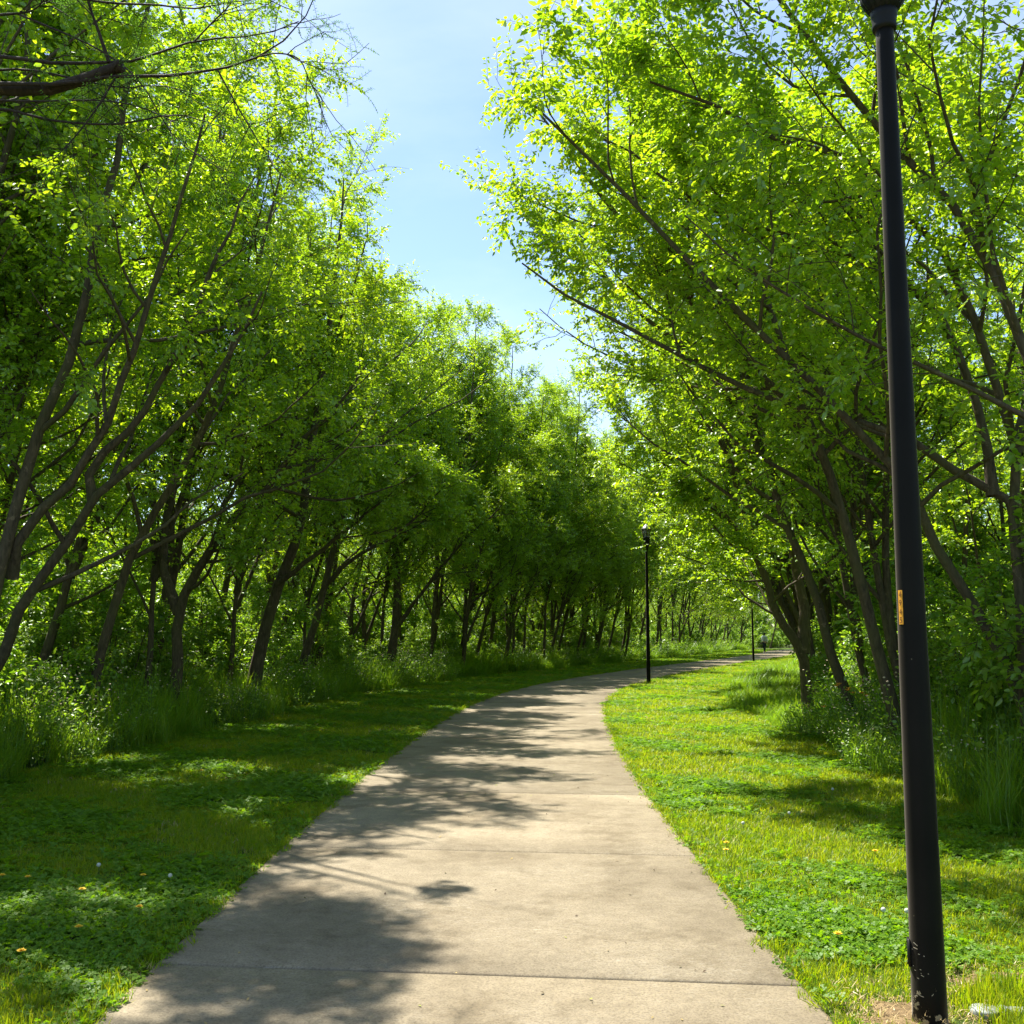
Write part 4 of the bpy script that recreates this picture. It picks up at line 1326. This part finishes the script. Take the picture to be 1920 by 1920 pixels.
V, F = lathe([(0.198, 4.965), (0.208, 4.975), (0.206, 4.99), (0.135, 5.055), (0.075, 5.105), (0.05, 5.12), (0.03, 5.145)], NS)
child('lantern_roof', Build().add(V, F).mesh('lantern_roof', [ROOFM]), lamp)
V, F = lathe([(0.012, 5.14), (0.020, 5.155), (0.022, 5.17), (0.012, 5.19), (0.004, 5.21)], 12)
child('finial', Build().add(V, F).mesh('finial', [BLACK], True), lamp)
V, F = lathe([(0.022, 4.72), (0.028, 4.76), (0.036, 4.84), (0.028, 4.90), (0.01, 4.915)], 14)
child('bulb', Build().add(V, F).mesh('bulb', [plain('frosted_bulb', (0.7, 0.7, 0.68), 0.4)], True), lamp)
for o in CHILDREN[lamp.name]:                       # the head sits a little higher and slimmer than drawn above
    if o.name.split('.')[0] != 'pole':
        o.location.z = 0.085
        o.scale = (0.87, 0.87, 1)
lamp2 = dup(lamp, (4.44, 33.7, 0.0), 0.52, 1.0, 'complete black lamp post with lantern where the path bends, grass around its foot')
lamp3 = dup(lamp, (14.31, 61.3, 0.0), 0.2, 1.0, 'farthest black lamp post beside the path, its lantern hidden by leaves')
# things only the near post shows
to_cam = math.atan2(-4.43, -1.72)                   # direction from the post to the camera
def on_post(theta, z, lift=0.0):
    """theta: angle round the post, positive to the left as seen from the photograph"""
    r = float(post_r(z)) + lift
    a = to_cam - theta
    return np.array((r * math.cos(a), r * math.sin(a), z))
ZB = CAM_H - 0.02
def z_of(py):
    return float(pt(1700, py, 4.43)[2])
z0, z1 = z_of(1171), z_of(1107)
th0, th1 = R(34), R(58)
V, F = [], []
nz_, na = 6, 6
for a in range(nz_ + 1):
    for c in range(na + 1):
        V.append(on_post(th1 + (th0 - th1) * c / na, z0 + (z1 - z0) * a / nz_, 0.0012))
F = [[a * (na + 1) + c, a * (na + 1) + c + 1, (a + 1) * (na + 1) + c + 1, (a + 1) * (na + 1) + c] for a in range(nz_) for c in range(na)]
tape = child('number_tape', Build().add(V, [np.array(F)]).mesh('number_tape', [ORANGE], True), lamp)
def digit_mesh(ch):
    cu = bpy.data.curves.new('digit', 'FONT')
    cu.body = ch
    cu.size = 1.0
    cu.align_x = 'CENTER'
    cu.resolution_u = 3
    o = bpy.data.objects.new('digit_source', cu)
    C.objects.link(o)
    dg = bpy.context.evaluated_depsgraph_get()
    dg.update()
    me = bpy.data.meshes.new_from_object(o.evaluated_get(dg))
    bpy.data.objects.remove(o)
    bpy.data.curves.remove(cu)
    return me
zh = (z1 - z0) / 4
for q, ch in enumerate('4945'):
    me = digit_mesh(ch)
    co = np.zeros(len(me.vertices) * 3, dtype=np.float32)
    me.vertices.foreach_get('co', co)
    co = co.reshape(-1, 3)
    lo, hi = co.min(0), co.max(0)
    nx_ = (co[:, 0] - lo[0]) / (hi[0] - lo[0]) - 0.5
    ny_ = (co[:, 1] - lo[1]) / (hi[1] - lo[1])
    zc = z1 - zh * (q + 0.86)
    tc_ = (th0 + th1) / 2
    nw = np.stack([on_post(tc_ - x * R(14), zc + y * zh * 0.72, 0.0022) for x, y in zip(nx_, ny_)])
    me.vertices.foreach_set('co', nw.astype(np.float32).ravel())
    me.name = 'digit'
    me.materials.clear()
    me.materials.append(DIGIT)
    me.update()
    link('digit', me, tape)
# hand hole cover on the left side and scratches in the paint
zc = (z_of(1762) + z_of(1812)) / 2
hh = (z_of(1762) - z_of(1812)) / 2
a = to_cam - R(84)
rot = np.array([[math.cos(a), -math.sin(a), 0], [math.sin(a), math.cos(a), 0], [0, 0, 1]])
rr0 = float(post_r(zc))
V, F = box((0, 0, 0), (0.005, 0.026, hh))
cov = Build().add(V @ rot.T + np.array((math.cos(a), math.sin(a), 0)) * (rr0 + 0.003) + np.array((0, 0, zc)), F)
for dz in (-0.8, 0.8):
    V, F = box((0.006, 0, hh * dz), (0.002, 0.005, 0.005))
    cov.add(V @ rot.T + np.array((math.cos(a), math.sin(a), 0)) * (rr0 + 0.003) + np.array((0, 0, zc)), F)
child('hand_hole_cover', cov.mesh('hand_hole_cover', [BLACK]), lamp)
sb = Build()
for pts in ([(1709, 1763), (1716, 1764), (1722, 1768)], [(1708, 1770), (1716, 1773), (1722, 1774)], [(1713, 1777), (1724, 1783), (1734, 1785)],
            [(1715, 1808), (1727, 1811), (1741, 1817)], [(1711, 1811), (1718, 1815), (1729, 1818)], [(1728, 1821), (1733, 1823)],
            [(1722, 1828), (1725, 1829)], [(1746, 1857), (1749, 1853)], [(1728, 1860), (1733, 1861)], [(1719, 1863), (1723, 1862)]):
    Vs, n0 = [], len(pts)
    for (px, py) in pts:
        z = z_of(py)
        half = float(post_r(z)) / 4.4 * 1920
        cx = 960 + 1.72 / (4.43 * math.cos(PITCH) + (z - CAM_H) * math.sin(PITCH)) * 1920
        th = -math.asin(max(-0.97, min(0.97, (px - cx) / half)))
        Vs.append(on_post(th, z + 0.0013, 0.0006)); Vs.append(on_post(th, z - 0.0013, 0.0006))
    sb.add(Vs, [np.array([[2 * k, 2 * k + 1, 2 * k + 3, 2 * k + 2] for k in range(n0 - 1)])])
child('scratches', sb.mesh('scratches', [SCRATCH]), lamp)

# white pipe cap in the grass at the lower right corner
x, y = gpt(1846, 1915)
cp = empty('capped_pipe', (x + 0.02, y + 0.04, -0.022), 'white round pipe cap in the grass beside the lamp post foot', 'pipe cap')
WHITE = plain('weathered_white_plastic', (0.26, 0.28, 0.25), 0.7, var=0.3, vscale=20)
V, F = lathe([(0.052, -0.05), (0.052, 0.034)], 32); child('pipe', Build().add(V, F).mesh('pipe', [WHITE], True), cp)
V, F = lathe([(0.058, 0.034), (0.060, 0.038), (0.060, 0.056), (0.055, 0.062), (0.0, 0.064)], 32, cap=False); child('cap', Build().add(V, F).mesh('cap', [WHITE], True), cp)
x2, y2 = gpt(1903, 1908)
cp2 = empty('pipe_stub', (x2 + 0.01, y2 + 0.03, -0.03), 'pale pipe stub lying in the grass right of the round cap', 'pipe')
P = np.array([[(-0.05, 0.0, 0.035), (0.05, -0.01, 0.035), (0.14, -0.03, 0.03)]])
V, F = tubes(P, np.full((1, 3), 0.03), 16); pb = Build().add(V, [F])
child('pipe', pb.mesh('pipe', [WHITE], True), cp2)
V, F = lathe([(0.034, -0.012), (0.036, 0.0), (0.034, 0.012)], 18)
V = np.stack([V[:, 2] - 0.05, V[:, 0], V[:, 1] + 0.035], 1)
child('rim', Build().add(V, F).mesh('rim', [WHITE], True), cp2)

# ------------------------------------------------------------------ dandelions
def flower(name, px, py, label, group, white):
    x, y = gpt(px, py - 4)
    r = empty(name, (x, y, 0.0), label, 'flower', group, rz=random.uniform(0, 6))
    h = 0.075
    P = np.array([[(0, 0, 0), (0.006, 0.003, h * 0.5), (0.01, 0.0, h)]])
    V, F = tubes(P, np.full((1, 3), 0.0018), 5)
    child('stem', Build().add(V, [F]).mesh('stem', [STEM_G]), r)
    bb = Build()
    if white:
        V, F = lathe([(0.003, -0.015), (0.012, -0.010), (0.016, 0.0), (0.012, 0.010), (0.003, 0.015)], 10)
        bb.add(V * 0.9 + np.array((0.01, 0, h + 0.01)), F)
    else:
        nr = np.random.default_rng(int(px + py))
        for k, (rad, up, cnt) in enumerate(((0.025, 0.15, 14), (0.020, 0.6, 11), (0.012, 1.2, 8))):
            for q in range(cnt):
                a = q * 2 * math.pi / cnt + k * 0.3
                e = np.array((math.cos(a), math.sin(a), up)); e = e / np.linalg.norm(e) * rad * nr.uniform(.85, 1.1)
                f = np.array((-math.sin(a), math.cos(a), 0)) * rad * 0.22
                c = np.array((0.01, 0, h))
                bb.add([c, c + e * 0.6 + f, c + e, c + e * 0.6 - f], [np.array([[0, 1, 2, 3]])])
    child('flower_head', bb.mesh('flower_head', [PETAL_W if white else PETAL_Y]), r)
    return r
for px, py, lab in ((5, 1668, 'yellow dandelion at the left edge of the photo in the shaded left lawn'), (54, 1671, 'round yellow dandelion second from the left edge in the left lawn'),
                    (151, 1695, 'yellow dandelion in the left lawn below and right of the pair at the edge'), (270, 1668, 'small yellow dandelion in the left lawn nearest the middle of the lawn'),
                    (263, 1730, 'yellow dandelion in the left lawn nearest the path edge shade'), (150, 1769, 'yellow dandelion alone in the dark patch of the left lawn'),
                    (35, 1818, 'orange yellow dandelion in the lower left corner'), (379, 1461, 'tiny far yellow dandelion in the sunlit patch of the left lawn'),
                    (1364, 1603, 'upper of two yellow dandelions close to the right path edge'), (1361, 1617, 'lower of two yellow dandelions close to the right path edge'),
                    (1640, 1620, 'yellow dandelion in the right lawn just left of the lamp post'), (1574, 1784, 'yellow dandelion near the bare dirt by the lamp post foot'),
                    (1577, 1441, 'tiny far yellow dandelion near the tall grass on the right')):
    flower('dandelion', px, py, lab, 'yellow dandelions in the lawns', False)
for px, py, lab in ((1393, 1567, 'bright white seed head in the dark shade patch of the right lawn'), (1481, 1547, 'white seed head right of the shaded one in the right lawn'),
                    (1560, 1500, 'farthest white seed head in the right lawn'), (1654, 1739, 'white clover head left of the lamp post'),
                    (1698, 1741, 'white clover head touching the left side of the lamp post'), (321, 1671, 'white seed head in the shaded left lawn'), (187, 1650, 'white seed head farther from the path in the left lawn')):
    flower('seed_head', px, py, lab, 'white seed heads in the lawns', True)
# orange flowers in the tall grass under the right trees
fx, fy = 4.95, 14.6
of = empty('orange_flower', (fx, fy, 0), 'small orange yellow flower cluster in the tall grass on the right', 'flower')
rq = np.random.default_rng(3)
P = walk(np.tile(np.array([[0.0, 0, 0]]), (9, 1)), np.stack([rq.normal(0, .35, 9), rq.normal(0, .3, 9), np.ones(9)], 1), rq.uniform(0.75, 1.0, 9), 5, rq, 0.08, 0.02)
V, F = tubes(P, np.full((9, 5), 0.004), 4)
child('stem', Build().add(V, [F]).mesh('stem', [STEM_G]), of)
bb = Build()
for q in range(9):
    for k in range(6):
        a = k * 1.047
        e = np.array((math.cos(a), math.sin(a), 0.6)) * 0.05
        f = np.array((-math.sin(a), math.cos(a), 0)) * 0.016
        c = P[q, -1]
        bb.add([c, c + e * .6 + f, c + e, c + e * .6 - f], [np.array([[0, 1, 2, 3]])])
child('petals', bb.mesh('petals', [ORANGE_FLOWER]), of)

# ------------------------------------------------------------------ litter on the path
bb = Build()
rq = np.random.default_rng(31)
for q in range(230):
    s = s_at_y(3.8) + 22 * rq.uniform(0, 1) ** 1.6
    x, y = on_path(s, rq.uniform(-1.45, 1.45))
    L, a = rq.uniform(0.008, 0.024), rq.uniform(0, 6.28)
    e = np.array((math.cos(a), math.sin(a), rq.uniform(0, .5))) * L
    f = np.array((-math.sin(a), math.cos(a), 0)) * L * 0.3
    c = np.array((x, y, 0.021))
    mi = int(rq.choice([0, 0, 1, 2]))
    bb.add([c - e * .2, c + e * .4 + f + (0, 0, .003), c + e, c + e * .4 - f], [np.array([[0, 1, 2, 3]])], mi)
tag(bb.obj('leaf_litter', [plain('brown_litter', (0.06, 0.035, 0.015), .9), plain('straw_litter', (0.3, 0.22, 0.08), .9), plain('green_litter', (0.25, 0.28, 0.03), .9)]), kind='stuff')

# ------------------------------------------------------------------ the walker far down the path
def skin(name, verts, edges, radii, mat, parent, root=0, sub=2):
    me = bpy.data.meshes.new(name)
    me.from_pydata(verts, edges, [])
    o = bpy.data.objects.new(name, me)
    C.objects.link(o)
    md = o.modifiers.new('skin', 'SKIN')
    md.use_smooth_shade = True
    for q, r in enumerate(radii):
        me.skin_vertices[0].data[q].radius = r if isinstance(r, tuple) else (r, r)
        me.skin_vertices[0].data[q].use_root = (q == root)
    ss = o.modifiers.new('sub', 'SUBSURF'); ss.levels = sub; ss.render_levels = sub
    dg = bpy.context.evaluated_depsgraph_get(); dg.update()
    m2 = bpy.data.meshes.new_from_object(o.evaluated_get(dg))
    m2.name = name
    m2.materials.clear(); m2.materials.append(mat)
    bpy.data.objects.remove(o)
    return child(name, m2, parent)
SKIN_M = plain('skin', (0.45, 0.27, 0.19), 0.6)
HAIR = plain('dark_hair', (0.012, 0.010, 0.009), 0.7)
TROUSER = plain('dark_trousers', (0.02, 0.03, 0.035), 0.9, var=0.2)
SHOE = plain('pale_shoe', (0.4, 0.4, 0.38), 0.7)
m, n, l, out = new_mat('pale_grey_top')
tcn = n.new('ShaderNodeTexCoord'); sx = n.new('ShaderNodeSeparateXYZ'); l.new(tcn.outputs['Object'], sx.inputs[0])
ab = n.new('ShaderNodeMath'); ab.operation = 'ABSOLUTE'; l.new(sx.outputs['X'], ab.inputs[0])
lt = n.new('ShaderNodeMath'); lt.operation = 'LESS_THAN'; lt.inputs[1].default_value = 0.13; l.new(ab.outputs[0], lt.inputs[0])
l2 = n.new('ShaderNodeMath'); l2.operation = 'LESS_THAN'; l2.inputs[1].default_value = 1.36; l.new(sx.outputs['Z'], l2.inputs[0])
mu = n.new('ShaderNodeMath'); mu.operation = 'MULTIPLY'; l.new(lt.outputs[0], mu.inputs[0]); l.new(l2.outputs[0], mu.inputs[1])
pb_ = n.new('ShaderNodeBsdfPrincipled'); pb_.inputs['Roughness'].default_value = 0.9
l.new(mixc(n, l, mu.outputs[0], (0.62, 0.64, 0.64), (0.34, 0.37, 0.37)), pb_.inputs['Base Color']); l.new(pb_.outputs[0], out.inputs['Surface'])
TOP = m
pr = empty('person', (22.45, 91.8, 0.018), 'person in pale grey top and dark trousers walking far down the path', 'person', rz=R(14))
bv = [(0, 0, 0.95), (0, 0.0, 1.12), (0, 0, 1.30), (0, 0, 1.44), (0, 0.005, 1.52), (0, 0.01, 1.60), (0, 0.02, 1.70)]
be = [(0, 1), (1, 2), (2, 3), (3, 4), (4, 5), (5, 6)]
brd = [(0.15, 0.11), (0.14, 0.10), (0.165, 0.11), (0.13, 0.085), 0.052, (0.072, 0.088), (0.068, 0.08)]
def limb(chain, rads, at):
    pv = at
    for p, r in zip(chain, rads):
        bv.append(p); brd.append(r); be.append((pv, len(bv) - 1)); pv = len(bv) - 1
    return pv
for sgn in (-1, 1):
    st_ = 0.16 * sgn
    ft = limb([(0.09 * sgn, 0.01, 0.88), (0.10 * sgn, st_ * 0.5 + 0.02, 0.50), (0.10 * sgn, st_, 0.10), (0.105 * sgn, st_ + 0.02, 0.045), (0.11 * sgn, st_ + 0.14, 0.035)],
              [0.09, 0.058, 0.04, 0.042, 0.036], 0)
    wr = limb([(0.19 * sgn, 0, 1.41), (0.25 * sgn, -0.02, 1.14), (0.265 * sgn, 0.04 - st_ * 0.3, 0.90), (0.27 * sgn, 0.05 - st_ * 0.3, 0.83)],
              [0.055, 0.043, 0.030, (0.020, 0.038)], 3)
    hb = bv[wr]
    for k in range(4):
        y0 = (k - 1.5) * 0.019
        ln_ = (0.070, 0.080, 0.076, 0.060)[k]
        limb([(hb[0] - 0.002 * sgn, hb[1] + y0, hb[2] - 0.035), (hb[0] - 0.008 * sgn, hb[1] + y0, hb[2] - 0.035 - ln_ * 0.5), (hb[0] - 0.025 * sgn, hb[1] + y0, hb[2] - 0.035 - ln_ * 0.95)], [0.009, 0.0085, 0.007], wr)
    limb([(hb[0] - 0.010 * sgn, hb[1] + 0.035, hb[2] + 0.0), (hb[0] - 0.018 * sgn, hb[1] + 0.050, hb[2] - 0.035)], [0.011, 0.008], wr)
skin('body', bv, be, brd, SKIN_M, pr)
tv = [(0, 0, 0.93), (0, 0.0, 1.12), (0, 0, 1.30), (0, 0, 1.45)]
te = [(0, 1), (1, 2), (2, 3)]
tr = [(0.185, 0.14), (0.18, 0.13), (0.20, 0.14), (0.15, 0.10)]
for sgn in (-1, 1):
    st_ = 0.16 * sgn
    q = len(tv)
    tv += [(0.20 * sgn, 0, 1.41), (0.255 * sgn, -0.02, 1.14), (0.268 * sgn, 0.04 - st_ * 0.3, 0.88)]
    tr += [0.075, 0.062, 0.048]
    te += [(3, q), (q, q + 1), (q + 1, q + 2)]
skin('top', tv, te, tr, TOP, pr)
tv, te, tr = [(0, 0, 0.96)], [], [(0.17, 0.13)]
for sgn in (-1, 1):
    st_ = 0.16 * sgn
    q = len(tv)
    tv += [(0.09 * sgn, 0.01, 0.86), (0.10 * sgn, st_ * 0.5 + 0.02, 0.50), (0.10 * sgn, st_, 0.10)]
    tr += [0.112, 0.08, 0.062]
    te += [(0, q), (q, q + 1), (q + 1, q + 2)]
skin('trousers', tv, te, tr, TROUSER, pr)
for sgn in (-1, 1):
    st_ = 0.16 * sgn
    skin('shoe', [(0.105 * sgn, st_ - 0.02, 0.05), (0.107 * sgn, st_ + 0.06, 0.045), (0.11 * sgn, st_ + 0.16, 0.035)], [(0, 1), (1, 2)], [0.052, 0.05, 0.042], SHOE, pr)
V, F = lathe([(0.062, 1.56), (0.098, 1.60), (0.106, 1.66), (0.098, 1.72), (0.065, 1.77), (0.02, 1.79)], 20)
V[:, 1] -= 0.015
child('hair', Build().add(V, F).mesh('hair', [HAIR], True), pr)

print('TREES', TREE_N[0], 'tree tris', NTRI[0])
